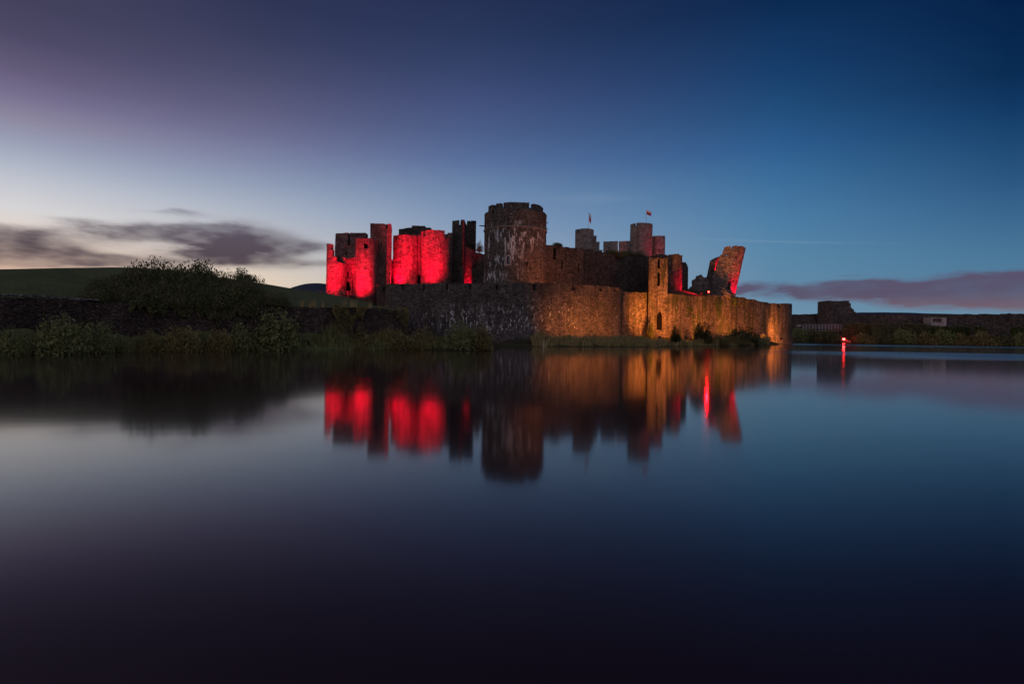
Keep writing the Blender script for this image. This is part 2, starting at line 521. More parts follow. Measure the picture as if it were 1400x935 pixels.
def build_voids(vo, mat, parent):
    """each opening its own mesh: gather the faces that belong together"""
    boxes = []
    for f in vo.f:
        p = [Vector(vo.v[i]) for i in f]
        boxes.append([[min(q[k] for q in p) - .08 for k in range(3)], [max(q[k] for q in p) + .08 for k in range(3)]])
    par = list(range(len(boxes)))
    def find(i):
        while par[i] != i: i = par[i]
        return i
    for i in range(len(boxes)):
        for j in range(i):
            if all(boxes[i][0][k] <= boxes[j][1][k] and boxes[j][0][k] <= boxes[i][1][k] for k in range(3)):
                par[find(i)] = find(j)
    grp = {}
    for i in range(len(boxes)): grp.setdefault(find(i), []).append(i)
    for idx in grp.values():
        one = MB()
        for i in idx: one.face([vo.v[k] for k in vo.f[i]])
        one.build('opening_backing', mat, parent)  # flat panel closing the recess, near-black in place of shade except where glazed

def rag(x, amp, seed=0.0, step=.45):
    k = math.floor(x / step)
    return amp * (noise.noise(Vector((k * 1.37 + seed, seed * 3.1, .5))) + .6 * noise.noise(Vector((x * .35 + seed, 7.7, seed))))

def gaps_top(base, drop, gaps, ragged=.12, seed=0.0):
    def f(u):
        z = base(u) if callable(base) else base
        for g in gaps:
            if g[0] <= u <= g[1]:
                return z - (g[2] if len(g) > 2 else drop)
        return z + rag(u * (1 if ragged < 1 else 1), ragged, seed)
    return f

def drum_pos(cx, cy, r, batter=0.0, z0=0.0, lean=(0, 0), sk=1.0):
    def pos(u, d, z):
        rr = r - d + (max(0, batter * (1 - (z - z0) / 4.0)) if z < z0 + 4 else 0)
        return Vector((cx + rr * math.sin(u) + lean[0] * (z - z0), cy - rr * math.cos(u) * sk + lean[1] * (z - z0), z))
    return pos

def disc(mb, cx, cy, r, z, n=40):
    mb.face([(cx + r * math.sin(2*math.pi*i/n), cy - r * math.cos(2*math.pi*i/n), z) for i in range(n)])

def phi(px, pc, rp):
    return math.asin(max(-.999, min(.999, (px - pc) / rp)))

def round_tower(parent, name, pxc, Y, rpx, z0, toppy, th=1.0, mat='gate', gaps_px=(), gap_drop=1.0, ops_px=(), top_fn=None,
                ragged=.12, seed=0.0, zstep=.7, du=None, label=None, floor=True, extra_gaps=True, jit=.07, arches=(), depth=1.0):
    """drum measured where it stands: px centre and radius at distance Y"""
    cx, cy = WX(pxc, Y), Y
    r = rpx / F * Y
    zt = ZZ(pxc, toppy, Y - r)
    Yf = lambda q: Y - math.sqrt(max(0, r*r - ((q - pxc) / F * Y) ** 2))
    gp = []
    for g in gaps_px:
        a, b = phi(g[0], pxc, rpx), phi(g[1], pxc, rpx)
        gp.append((a, b) + ((g[2],) if len(g) > 2 else ()))
    if extra_gaps:
        w = 1.0 / r
        k = 1.9
        while k < 2 * math.pi - 1.9:
            gp.append((k, k + w)); k += 2.6 * w + .35
    ops = []
    for o in ops_px:
        xa, xb, ya, yb = o[:4]
        yy = Yf((xa + xb) / 2)
        ops.append(Op(phi(xa, pxc, rpx), phi(xb, pxc, rpx), ZZ((xa+xb)/2, yb, yy), ZZ((xa+xb)/2, ya, yy), depth))
    for o in arches:
        xa, xb, ya, yb = o[:4]
        yy = Yf((xa + xb) / 2)
        ops += arch(phi(xa, pxc, rpx), phi(xb, pxc, rpx), ZZ((xa+xb)/2, yb, yy), ZZ((xa+xb)/2, ya, yy), depth)
    u0, u1 = -math.pi, math.pi
    gp2 = [((a if a <= math.pi else a - 2*math.pi), (b if b <= math.pi else b - 2*math.pi)) + tuple(rest) for a, b, *rest in gp]
    gp2 = [g for g in gp2 if g[0] < g[1]]
    tf = top_fn or gaps_top(lambda u: zt, gap_drop, gp2, ragged / max(r, 1) * r, seed)
    if top_fn is None:
        tf0 = tf
        tf = lambda u: tf0(u) if any(g[0] <= u <= g[1] for g in gp2) else zt + rag(u * r, ragged, seed)
    mb, vo = MB(), MB()
    masonry(mb, vo, drum_pos(cx, cy, r), u0, u1, du or (.42 / r), z0, tf, th, ops, zstep, True, jit,
            [q for g in gp2 for q in g[:2]], z_in=zt - 2.6)
    if floor: disc(mb, cx, cy, r - th * .5, zt - 2.4)
    o = mb.build(name, mat, parent)
    if label: o['label'] = label
    build_voids(vo, 'void', o)
    return o, cx, cy, r, zt

def catmull(pts, per=10):
    out = []
    n = len(pts)
    for i in range(n - 1):
        p0 = pts[max(0, i-1)]; p1 = pts[i]; p2 = pts[i+1]; p3 = pts[min(n-1, i+2)]
        for k in range(per):
            t = k / per
            out.append(tuple(.5 * ((2*b) + (-a + c) * t + (2*a - 5*b + 4*c - d) * t*t + (-a + 3*b - 3*c + d) * t**3)
                             for a, b, c, d in zip(p0, p1, p2, p3)))
    out.append(tuple(pts[-1]))
    return out

class Path:
    """plan polyline (x, y, px, topz) with arc length and inward offset"""
    def __init__(self, pts):
        self.p = pts
        self.s = [0.0]
        for a, b in zip(pts, pts[1:]):
            self.s.append(self.s[-1] + math.hypot(b[0]-a[0], b[1]-a[1]))
        self.n = []
        for i in range(len(pts)):
            a = pts[max(0, i-1)]; b = pts[min(len(pts)-1, i+1)]
            dx, dy = b[0]-a[0], b[1]-a[1]
            l = math.hypot(dx, dy) or 1
            self.n.append((-dy / l, dx / l))
    def at(self, u):
        s = self.s
        u = max(0, min(u, s[-1]))
        import bisect
        i = min(max(0, bisect.bisect_right(s, u) - 1), len(s) - 2)
        t = (u - s[i]) / max(1e-9, s[i+1] - s[i])
        lerp = lambda a, b: a + (b - a) * t
        pt = [lerp(a, b) for a, b in zip(self.p[i], self.p[i+1])]
        nm = (lerp(self.n[i][0], self.n[i+1][0]), lerp(self.n[i][1], self.n[i+1][1]))
        return pt, nm
    def pos(self, batter=0.0, zb=0.0):
        def f(u, d, z):
            pt, nm = self.at(u)
            k = d - (max(0.0, batter * (1 - (z - zb) / 3.0)) if z < zb + 3 else 0)
            return Vector((pt[0] + nm[0] * k, pt[1] + nm[1] * k, z))
        return f
    def upx(self, px):
        best, bu = 1e9, 0
        N = 600
        for i in range(N + 1):
            u = self.s[-1] * i / N
            q, _ = self.at(u)
            e = abs(CX + F * q[0] / q[1] - px)
            if e < best: best, bu = e, u
        return bu
    @property
    def L(self): return self.s[-1]

def px_path(lst, per=8, smooth=True):
    pts = [(WX(px, Y), Y, px, ZZ(px, py, Y)) for px, Y, py in lst]
    return Path(catmull(pts, per) if smooth else pts)

# ================================================================== SETTING
def loft(rows, name, mat, kind='structure', smooth=True):
    mb = MB()
    for ra, rb in zip(rows, rows[1:]):
        for i in range(len(ra) - 1):
            mb.face([ra[i], ra[i+1], rb[i+1], rb[i]])
    o = mb.build(name, mat, smooth=smooth)
    return tag(o, None, None, kind=kind)

w = MB(); w.face([(-700, -120, 0), (900, -120, 0), (900, 420, 0), (-700, 420, 0)])
struct(w, 'water', 'water')
g = MB(); g.face([(-7000, -400, -3.2), (7000, -400, -3.2), (7000, 8000, -3.2), (-7000, 8000, -3.2)])
struct(g, 'ground', 'far_land')

# --- island with the grass mound on the left ----------------------------------
# px, waterline Y, wall Y, wall top py, crest Y, crest py
ISL = [(-420,26,29,404,40,372),(-200,30,34,405,43,370),(0,35,39,407,48,368),(60,38,41,409,51,367),(120,41,43.5,413,55,366),(165,43,45,415,58,365.5),
       (200,44.5,46.5,416.5,61,367),(260,47,48.5,418,64,373),(300,48.5,49.7,419,66,379),(345,50.5,51.2,419.5,69,385.5),
       (400,52,53,420,72,394.5),(450,54,55,420.5,76,402),(490,56,57.5,421,80,410.5),(520,57.5,59.5,422,84,420),(545,58.5,61.3,424,86,425)]
isl = catmull(ISL, 5)
rows = [[] for _ in range(24)]
for (px, yw, yr, pr, yc, pc) in isl:
    zr = ZZ(px, pr, yr); zc = ZZ(px, pc, yc)
    zc = max(zc, zr + .05)
    x = lambda Y: WX(px, Y)
    k = 0
    def add(Y, z):
        global k_
        rows[k_].append((x(Y), Y, z)); k_ += 1
    k_ = 0
    wob = .35 * noise.noise(Vector((px * .03, 1.7, 0)))
    add(yw - 6, -2.6); add(yw - .8, -.5); add(yw + wob * .6, .06); add(yw + 1.0 + wob, .45); add(yr - .3, .95 + wob * .4); add(yr + .5, zr - .55); add(yr + 1.1, zr - .12)
    for i in range(1, 11):
        t = i / 10
        Y = yr + 1.1 + (yc - yr - 1.1) * t
        z = zr - .12 + (zc - zr + .12) * (t ** .85)
        add(Y, z + .12 * noise.noise(Vector((x(Y) * .25, Y * .25, 0))) * (1 if i < 10 else .4))
    for dY, dz in ((4, .05), (10, -.4), (22, -1.2), (38, -2.0), (60, -3.0)):
        add(yc + dY, max(zc + dz, 2.2))
    add(yc + 95, 2.0)
    add(yc + 140, 1.5)
loft(rows, 'hill', 'grass')

# --- tongue of bank between the island and the castle, then the castle's own berm
BERM = [(545,58.5,63,1.2),(580,58,63,1.2),(620,57.8,62.5,1.1),(655,58.3,62,.9),(672,60,63,.6),(680,68,72,.3),(688,76,82,.3),(705,79,91,.7),(745,80.5,93,1.0),(800,82.5,97,1.15),
        (850,86,103,1.2),(900,91,109,1.3),(950,98.5,117,1.2),(1000,107,127,1.1),(1040,119,136,.9),(1065,136,143,.4),(1080,149,150.5,.1)]
br = catmull(BERM, 6)
rows = [[], [], [], [], [], []]
for px, ya, yb, z in br:
    w_ = .6 * noise.noise(Vector((px * .05, 3.3, 0)))
    q = [(ya - 6, -2.6), (ya - .7, -.4), (ya + w_, .05), (ya + (yb - ya) * .35, .4 * z + .15), (yb - .1, z), (yb + 4, z + .2)]
    for r_, (Y, zz) in zip(rows, q): r_.append((WX(px, Y), Y, zz))
loft(rows, 'castle_bank', 'soil')

# raised ground inside the castle
mb = MB()
plate = [(528,112),(560,101),(700,96),(800,100),(870,109),(930,117),(962,122.5),(1000,131),(1050,142),(1072,156)]
front = [P(px, 400, Y) for px, Y in plate]
zf = [4.5, 6, 6.5, 6.5, 7.5, 10.0, 10.0, 4.5, 4.0, 3.5]
zb = [6, 7, 8, 9, 9, 12.4, 12.4, 9.0, 4.0, 3.5]
rows = [[Vector((p.x, p.y, -2)) for p in front], [Vector((p.x, p.y, z)) for p, z in zip(front, zf)],
        [Vector((p.x * 1.12, p.y * 1.12, z)) for p, z in zip(front, zb)],
        [Vector((p.x * 1.5, p.y * 1.5, z)) for p, z in zip(front, [6,7,8,9,9,11,11,8,3,2])],
        [Vector((p.x * 1.75, p.y * 1.75, -2)) for p in front]]
loft(rows, 'castle_ground', 'soil')

# --- far shore on the right ---------------------------------------------------
FS = [(1040,214,230),(1083,211,228),(1150,205,226),(1240,199,222),(1320,190,214),(1400,181,205),(1560,165,190),(1800,145,172)]
fs = catmull(FS, 6)
rows = [[], [], [], [], [], []]
for px, ya, yb in fs:
    w_ = 1.0 * noise.noise(Vector((px * .04, 5.3, 0)))
    for r_, (Y, zz) in zip(rows, [(ya - 12, -3), (ya + w_, .05), (ya + 4, .9), (ya + 9, 2.0), (yb, 5.0), (yb + 60, 5.2)]):
        r_.append((WX(px, Y), Y, zz))
loft(rows, 'far_shore', 'soil')
# land behind everything
mb = MB()
mb.face([(-2500, 210, .6), (-30, 210, .6), (60, 290, .6), (900, 290, .6), (2500, 290, .6), (5000, 5200, .6), (-5000, 5200, .6)])
struct(mb, 'far_ground', 'far_land')
# moorland ridges on the skyline
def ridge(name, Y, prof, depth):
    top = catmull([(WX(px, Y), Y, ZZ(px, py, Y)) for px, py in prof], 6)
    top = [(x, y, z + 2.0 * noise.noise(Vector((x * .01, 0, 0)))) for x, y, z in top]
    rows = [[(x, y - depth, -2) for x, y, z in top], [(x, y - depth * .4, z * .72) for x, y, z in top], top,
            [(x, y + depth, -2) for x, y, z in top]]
    loft(rows, name, 'hill_far_haze')
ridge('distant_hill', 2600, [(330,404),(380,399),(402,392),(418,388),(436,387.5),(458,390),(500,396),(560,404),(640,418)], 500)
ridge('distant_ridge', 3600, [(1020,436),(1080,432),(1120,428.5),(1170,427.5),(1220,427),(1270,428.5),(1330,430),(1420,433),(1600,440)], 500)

# ================================================================== OUTER WALL
def notch_list(path, pairs, drop):
    return [(path.upx(a), path.upx(b), drop) for a, b in pairs]

def wall_thing(name, label, cat, lst, z0, th, mat, notches=(), ops=(), ragged=.1, seed=0., per=8, smooth=True, du=.42, zstep=.7,
               batter=.0, archs=(), group=None, jit=.08, loc=None, parent=None, drop_fn=None):
    pth = px_path(lst, per, smooth)
    ng = [(pth.upx(a), pth.upx(b), d) for a, b, d in notches]
    oo = []
    for xa, xb, ya, yb, thr in ops:
        ua, ub = pth.upx(xa), pth.upx(xb)
        Y = pth.at((ua + ub) / 2)[0][1]
        oo.append(Op(ua, ub, ZZ((xa+xb)/2, yb, Y), ZZ((xa+xb)/2, ya, Y), 1.0, thr))
    for xa, xb, ya, yb, thr in archs:
        ua, ub = pth.upx(xa), pth.upx(xb)
        Y = pth.at((ua + ub) / 2)[0][1]
        oo += arch(ua, ub, ZZ((xa+xb)/2, yb, Y), ZZ((xa+xb)/2, ya, Y), 1.4, thr)
    def top(u):
        z = pth.at(u)[0][3]
        for a, b, d in ng:
            if a <= u <= b: return z - d
        return z + rag(u, ragged, seed, .8)
    mb, vo = MB(), MB()
    masonry(mb, vo, pth.pos(batter, z0), 0, pth.L, du, z0, top, th, oo, zstep, False, jit, [q for g_ in ng for q in g_[:2]])
    if parent is None:
        c = pth.at(pth.L / 2)[0]
        root = thing(name, label, cat, (c[0], c[1], 0), group)
        body = mb.build('wall', mat, root)
    else:
        root = parent
        body = mb.build(name, mat, root)
    build_voids(vo, 'void', body)
    return root, body, pth

wall_thing('curtain_wall', 'long grey battlemented outer wall with narrow slots, curving below the big drum tower', 'castle wall',
    [(527,116,390),(528,104,389),(531,100.2,388.5),(560,97.5,388),(610,94.5,387.5),(660,92.6,386.8),(700,92,386.5),(735,92.8,387),(765,94.5,388),(795,97,389.5),(825,100.2,391),(843,102.4,393),(850,104,395),(852,107,396)],
    -.4, 2.0, 'curtain',
    notches=[(548.3,551.3,1.1),(577.2,580.2,1.1),(608.5,611.5,1.1),(640.5,643.5,1.1),(677.3,681,1.15),(725.5,732.5,1.2),(781,785.5,1.0),(818.5,823,1.0),(839,842.5,.8)],
    batter=.7, per=7)
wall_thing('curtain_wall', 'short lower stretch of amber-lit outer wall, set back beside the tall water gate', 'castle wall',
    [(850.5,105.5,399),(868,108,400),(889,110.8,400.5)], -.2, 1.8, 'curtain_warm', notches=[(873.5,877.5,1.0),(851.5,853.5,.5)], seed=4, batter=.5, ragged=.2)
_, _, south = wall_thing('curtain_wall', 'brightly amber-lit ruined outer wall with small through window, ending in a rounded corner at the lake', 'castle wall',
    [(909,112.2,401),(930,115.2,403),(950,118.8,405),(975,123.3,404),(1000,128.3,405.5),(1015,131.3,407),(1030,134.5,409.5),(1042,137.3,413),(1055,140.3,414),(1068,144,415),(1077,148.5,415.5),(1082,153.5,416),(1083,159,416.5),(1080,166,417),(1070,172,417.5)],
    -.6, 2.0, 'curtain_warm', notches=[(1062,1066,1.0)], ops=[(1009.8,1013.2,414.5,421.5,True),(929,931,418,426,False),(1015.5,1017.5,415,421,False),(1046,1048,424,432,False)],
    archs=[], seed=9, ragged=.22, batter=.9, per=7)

# ------------------------------------------------------------------ water gate block
root = thing('water_gate_tower', 'narrow square tower with two black slits above a ragged arch, brightest amber of all', 'tower', (27, 110, 0))
def block(parent, name, mat, pxa, pxb, Y, side, toppys, z0, ops=(), archs=(), ragged=.15, seed=0., notches=(), th=1.2, ang=None, label=None, top_drop=.9):
    """rectangular tower: front from pxa to pxb at Y (pxb may be deeper), sides run back along 'side' metres"""
    Ya, Yb = (Y, Y) if not isinstance(Y, tuple) else Y
    a = Vector((WX(pxa, Ya), Ya)); b = Vector((WX(pxb, Yb), Yb))
    d = (b - a).normalized(); nn = Vector((-d.y, d.x))
    if ang is not None: nn = Vector((math.sin(ang), math.cos(ang)))
    c = b + nn * side; e = a + nn * side
    pya, pyb = toppys
    za, zb_ = ZZ(pxa, pya, Ya), ZZ(pxb, pyb, Yb)
    corners = [(e, za), (a, za), (b, zb_), (c, zb_)]
    pts = [(p.x, p.y, CX + F * p.x / p.y, z) for p, z in corners]
    pts.append((e.x, e.y, pts[0][2], za))
    pth = Path(pts)
    # straight faces: use per-face normals instead of averaged ones
    cen = (a + b + c + e) / 4
    def pos(u, dd, z):
        (x, y, _, _), _n = pth.at(u)
        v = cen - Vector((x, y))
        f = 1 - dd / max(abs(v.x), abs(v.y), .8) if dd else 1
        f = max(f, .05) if dd >= 0 else f
        return Vector((cen.x - v.x * f, cen.y - v.y * f, z))
    s1, s2 = pth.s[1], pth.s[2]
    def uq(px):
        # solve along the front
        best, bu = 1e9, s1
        for i in range(201):
            u = s1 + (s2 - s1) * i / 200
            q = pth.at(u)[0]
            er = abs(CX + F * q[0] / q[1] - px)
            if er < best: best, bu = er, u
        return bu
    oo = []
    for xa, xb, ya, yb in ops:
        ua, ub = uq(xa), uq(xb); Yq = pth.at((ua+ub)/2)[0][1]
        oo.append(Op(ua, ub, ZZ((xa+xb)/2, yb, Yq), ZZ((xa+xb)/2, ya, Yq), .4))
    for xa, xb, ya, yb in archs:
        ua, ub = uq(xa), uq(xb); Yq = pth.at((ua+ub)/2)[0][1]
        oo += arch(ua, ub, ZZ((xa+xb)/2, yb, Yq), ZZ((xa+xb)/2, ya, Yq), .45)
    ng = [(uq(n[0]), uq(n[1]), n[2] if len(n) > 2 else top_drop) for n in notches]
    # gaps on the other three sides
    for f0, f1 in ((0, s1), (s2, pth.s[3]), (pth.s[3], pth.s[4])):
        if notches and f1 - f0 > 3:
            mid = (f0 + f1) / 2
            ng.append((mid - .4, mid + .4, top_drop))
    def top(u):
        z = pth.at(u)[0][3]
        for q in ng:
            if q[0] <= u <= q[1]: return z - q[2]
        return z + rag(u, ragged, seed, .7)
    mb, vo = MB(), MB()
    masonry(mb, vo, pos, 0, pth.L, .42, z0, top, th, oo, .7, True, .06, [q for g_ in ng for q in g_[:2]] + pth.s)
    zf = min(za, zb_) - 1.8
    mb.face([(p.x, p.y, zf) for p in ((cen + (q - cen) * .85) for q in (a, b, c, e))])
    o = mb.build(name, mat, parent)
    if label: o['label'] = label
    build_voids(vo, 'void', o)
    return o

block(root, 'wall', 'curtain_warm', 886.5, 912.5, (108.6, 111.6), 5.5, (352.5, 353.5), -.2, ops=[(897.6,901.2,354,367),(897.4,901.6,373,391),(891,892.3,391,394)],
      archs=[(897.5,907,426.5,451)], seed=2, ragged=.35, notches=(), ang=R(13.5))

# ------------------------------------------------------------------ main drum tower
root = thing('drum_tower', 'largest round tower, dark stone with white lime runs below its string course and broad battlements', 'tower', (WX(703.5,113), 113, 0))
TP, TY, TR = 703.5, 113.0, 42.3
r = TR / F * TY
cx, cy = WX(TP, TY), TY
zsh = ZZ(TP, 283.5, TY - r); zme = ZZ(TP, 275.2, TY - r); zst = ZZ(TP, 309.5, TY - r)
ops = []
def dop(xa, xb, ya, yb, isarch=False, dep=.9):
    yy = TY - math.sqrt(max(0, r*r - (((xa+xb)/2 - TP)/F*TY)**2))
    ua, ub = phi(xa,TP,TR), phi(xb,TP,TR)
    za, zb_ = ZZ((xa+xb)/2, yb, yy), ZZ((xa+xb)/2, ya, yy)
    return arch(ua, ub, za, zb_, dep) if isarch else [Op(ua, ub, za, zb_, dep)]
wins = dop(692.6, 697, 350, 361, True, .45)
ops += wins
ops += dop(672,675,285.5,292.5) + dop(718,720,358,364) + dop(666,667.6,322,330) + dop(738,739.6,330,338) + dop(700.5,703.2,286,291,False,.4)
mb, vo = MB(), MB()
masonry(mb, vo, drum_pos(cx, cy, r, .5, 4), -math.pi, math.pi, .42/r, 4, lambda u: zsh - .25 + rag(u*r, .12, 1.), 1.0, ops, .6, True, .08, z_in=zsh-3)
disc(mb, cx, cy, r - .5, zsh - .8)
body = mb.build('wall', 'tower', root)
build_voids(vo, 'glass', body)
# sloped coping up to the battlements
mb = MB()
mg = [(672.5,677),(683.5,687.2),(721,727),(738.6,740.2)]
RI = TR * .885
gl = [(phi(a,TP,RI), phi(b,TP,RI)) for a,b in mg]
k = 2.0
while k < 2*math.pi - 1.8:
    a = k if k <= math.pi else k - 2*math.pi
    gl.append((a, a + .2)); k += .75
masonry(mb, MB(), drum_pos(cx, cy, r*.885), -math.pi, math.pi, .4/r, zsh - .6,
        lambda u: (zsh + .25 if (abs(u) > 1.75 or any(a <= u <= b for a,b in gl)) else zme + rag(u*r, .10, 6.)), .8, (), .5, True, .05, [q for g_ in gl for q in g_] + [-1.75, 1.75])
mb.build('battlement', 'tower', root)
mb = MB()
n = 96
for (ra, za, rb, zb_) in ((r+.02, zsh-.32, r*.885-.02, zsh+.18),):
    for i in range(n):
        a0, a1 = 2*math.pi*i/n, 2*math.pi*(i+1)/n
        f = lambda a, rr, z: (cx + rr*math.sin(a), cy - rr*math.cos(a), z)
        mb.face([f(a0,ra,za), f(a1,ra,za), f(a1,rb,zb_), f(a0,rb,zb_)])
mb.build('coping', 'tower', root)
mb = MB()
for i in range(n):
    a0, a1 = 2*math.pi*i/n, 2*math.pi*(i+1)/n
    f = lambda a, rr, z: (cx + rr*math.sin(a), cy - rr*math.cos(a), z)
    mb.face([f(a0,r+.02,zst-.14), f(a1,r+.02,zst-.14), f(a1,r+.17,zst-.06), f(a0,r+.17,zst-.06)])
    mb.face([f(a0,r+.17,zst-.06), f(a1,r+.17,zst-.06), f(a1,r+.17,zst+.1), f(a0,r+.17,zst+.1)])
    mb.face([f(a0,r+.17,zst+.1), f(a1,r+.17,zst+.1), f(a1,r+.0,zst+.18), f(a0,r+.0,zst+.18)])
mb.build('string_course', 'gate_pale', root)
# pale surround of the arched window
mb = MB()
ua, ub = phi(692.6,TP,TR), phi(697,TP,TR)
yy = TY - r
za, zb_ = ZZ(695,361.2,yy), ZZ(695,350,yy)
dp = drum_pos(cx, cy, r)
for (p, q, s, t) in ((ua-.045, ua, za, zb_-.35), (ub, ub+.045, za, zb_-.35), (ua-.045, ub+.045, za-.22, za)):
    pts = [dp(p,-.1,s), dp(q,-.1,s), dp(q,-.1,t), dp(p,-.1,t)]
    bk = [dp(p,.15,s), dp(q,.15,s), dp(q,.15,t), dp(p,.15,t)]
    mb.face(pts)
    for i in range(4): mb.face([pts[i], pts[(i+1)%4], bk[(i+1)%4], bk[i]])
for i in range(6):
    a, b = math.pi*i/6, math.pi*(i+1)/6
    c_, h_ = (ua+ub)/2, (ub-ua)/2
    zz = zb_ - .45
    pt = lambda ang, k, d: dp(c_ - (h_+k*.045)*math.cos(ang), d, zz + (.45+k*.2)*math.sin(ang))
    mb.face([pt(a,0,-.1), pt(b,0,-.1), pt(b,1,-.1), pt(a,1,-.1)])
    mb.face([pt(a,1,-.1), pt(b,1,-.1), pt(b,1,.1), pt(a,1,.1)])
mb.build('window_surround', 'pale_stone', root)
mb = MB()
zq = ZZ(655, 309, TY); mb.bar((cx - r + .3, cy, zq), (WX(654,TY), cy, zq + .04), .13, .09)
mb.build('water_spout', 'iron', root)
mb = MB(); zq = ZZ(747,304.5,TY); mb.bar((cx + r - .2, cy, zq), (cx + r + .3, cy, zq), .08)
mb.build('water_spout', 'iron', root)
mb = MB(); zq = ZZ(747,313.5,TY); mb.bar((cx + r - .2, cy, zq), (cx + r + .35, cy, zq), .08)
mb.build('water_spout', 'iron', root)

# ------------------------------------------------------------------ great hall south wall
root = thing('hall_wall', 'tall plain hall wall with overgrown uneven top, between big drum tower and water gate', 'castle wall', (14, 118, 0))
wall_thing('wall', None, None, [(768,116.5,337.5),(797,119.3,341),(815,121.5,343.5),(840,125,347),(862,129,347),(880,132.5,349.5),(900,136,351)], 4, 2.0, 'hall',
           ragged=.35, seed=12, parent=root, ops=[(838,839.5,383,391,False)], smooth=False)
o = block(root, 'projecting_wall', 'hall', 744, 797.5, (112.2, 116.8), 4.5, (334, 341), 4, ops=[(754.2,758,339,355),(766,768.2,357,367),(789.5,793,360,374)], seed=5, ragged=.22)

# ------------------------------------------------------------------ kitchen towers beside the hall
root = thing('round_tower', 'squat round tower behind the square water gate, its right edge lit red', 'tower', (WX(911,127), 127, 0))
round_tower(root, 'wall', 911, 127, 20.5, 5, 347.5, th=1.0, mat='hall', extra_gaps=False, ragged=.3, seed=3, ops_px=[(905.5,908.0,356,366)],
            top_fn=None)
root = thing('round_tower', 'smallest plain tower stump with a rounded right shoulder, next to the red-edged tower', 'tower', (WX(931,139), 139, 0))
rr_ = 10.5 / F * 139
zt_ = ZZ(931, 360, 139)
def tf(u):
    k = math.sin(u)
    return zt_ - (1.6 * max(0, k - .55) / .45 if k > .55 else 0) + rag(u * rr_, .18, 8.)
round_tower(root, 'wall', 929.5, 139, 10.5, 5, 360, th=.9, mat='hall', extra_gaps=False, top_fn=tf)

# ------------------------------------------------------------------ east gatehouse with the flags
root = thing('gatehouse', 'distant pale gatehouse of two round turrets joined by a battlemented wall, above the hall roofline', 'gatehouse', (WX(840,152), 152, 0))
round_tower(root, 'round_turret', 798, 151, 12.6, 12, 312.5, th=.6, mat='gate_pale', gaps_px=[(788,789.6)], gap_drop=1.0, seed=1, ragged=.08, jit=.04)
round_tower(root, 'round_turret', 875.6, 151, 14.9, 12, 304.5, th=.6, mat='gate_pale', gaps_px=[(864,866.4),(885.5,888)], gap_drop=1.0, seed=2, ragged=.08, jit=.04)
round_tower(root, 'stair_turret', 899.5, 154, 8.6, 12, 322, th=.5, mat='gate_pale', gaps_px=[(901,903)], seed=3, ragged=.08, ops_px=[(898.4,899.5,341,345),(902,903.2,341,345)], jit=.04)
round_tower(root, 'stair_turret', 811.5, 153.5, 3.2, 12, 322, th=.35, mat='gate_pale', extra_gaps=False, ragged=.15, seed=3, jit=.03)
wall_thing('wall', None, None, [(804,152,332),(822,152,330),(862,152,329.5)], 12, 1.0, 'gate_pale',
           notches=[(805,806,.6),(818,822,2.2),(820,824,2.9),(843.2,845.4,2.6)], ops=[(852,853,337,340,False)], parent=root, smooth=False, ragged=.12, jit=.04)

# ------------------------------------------------------------------ leaning tower
root = thing('leaning_tower', 'broken half tower leaning steeply outward, with jagged inner edge and red-lit right side', 'tower', (WX(985,138), 138, 0))
LY, LPC, LRP = 138.0, 981.5, 21.0
lr = LRP / F * LY
lz0 = 6.0
zt = ZZ(1005, 338.5, LY)
lx = WX(LPC, LY)
# centre at the foot so that the right face reads 1003 at y405 and 1016.5 at the top
zfoot = ZZ(1003, 405, LY)
xe0, xe1 = WX(1003, LY), WX(1016.8, LY)
slope = (xe1 - xe0) / (zt - zfoot)
cxl = xe0 - lr - slope * (zfoot - lz0)
posl = drum_pos(cxl, LY, lr, 0, lz0, lean=(slope, -.02))
def up_at(px, py):
    z = ZZ(px, py, LY - lr)
    xx = WX(px, LY - lr * .8) - (cxl + slope * (z - lz0))
    return math.asin(max(-.999, min(.999, xx / lr)))
tip = [(-2.9, 346), (-2.5, 349), (-2.1, 352), (-1.75, 355), (-1.6, 358.5), (-1.52, 366), (-1.44, 373.5), (-1.05, 374), (-.90, 368), (-.86, 356), (-.80, 350), (-.66, 345.5), (-.64, 337.4), (-.24, 337), (-.21, 340.6), (-.12, 340.2), (-.09, 336.6),
       (.04, 335.8), (.262, 336.6), (.28, 345.5), (.355, 345.5), (.37, 336.3), (.72, 336.8), (.74, 338.6), (.80, 338.6), (.82, 337), (1.15, 337.4), (1.35, 340), (1.9, 342), (2.2, 346), (2.5, 355), (2.9, 360)]
def tl(u):
    py = tip[-1][1]
    for (a, ya), (b, yb) in zip(tip, tip[1:]):
        if a <= u <= b:
            t = (u - a) / (b - a); py = ya + (yb - ya) * t; break
    return ZZ(1000, py, LY - lr) + rag(u * lr, .09, 21.)
mb, vo = MB(), MB()
zl_ = lambda py: ZZ(1000, py, LY - lr)
masonry(mb, vo, posl, -2.9, 2.9, .33/lr, lz0, tl, 1.3,
        [Op(.12, .30, zl_(396), zl_(385.5), 1.0), Op(-.50, -.40, zl_(350.5), zl_(347.2), 1.3, True)], .6, False, .12,
        [a for a, _ in tip])
body = mb.build('wall', 'ruin', root)
build_voids(vo, 'void', body)
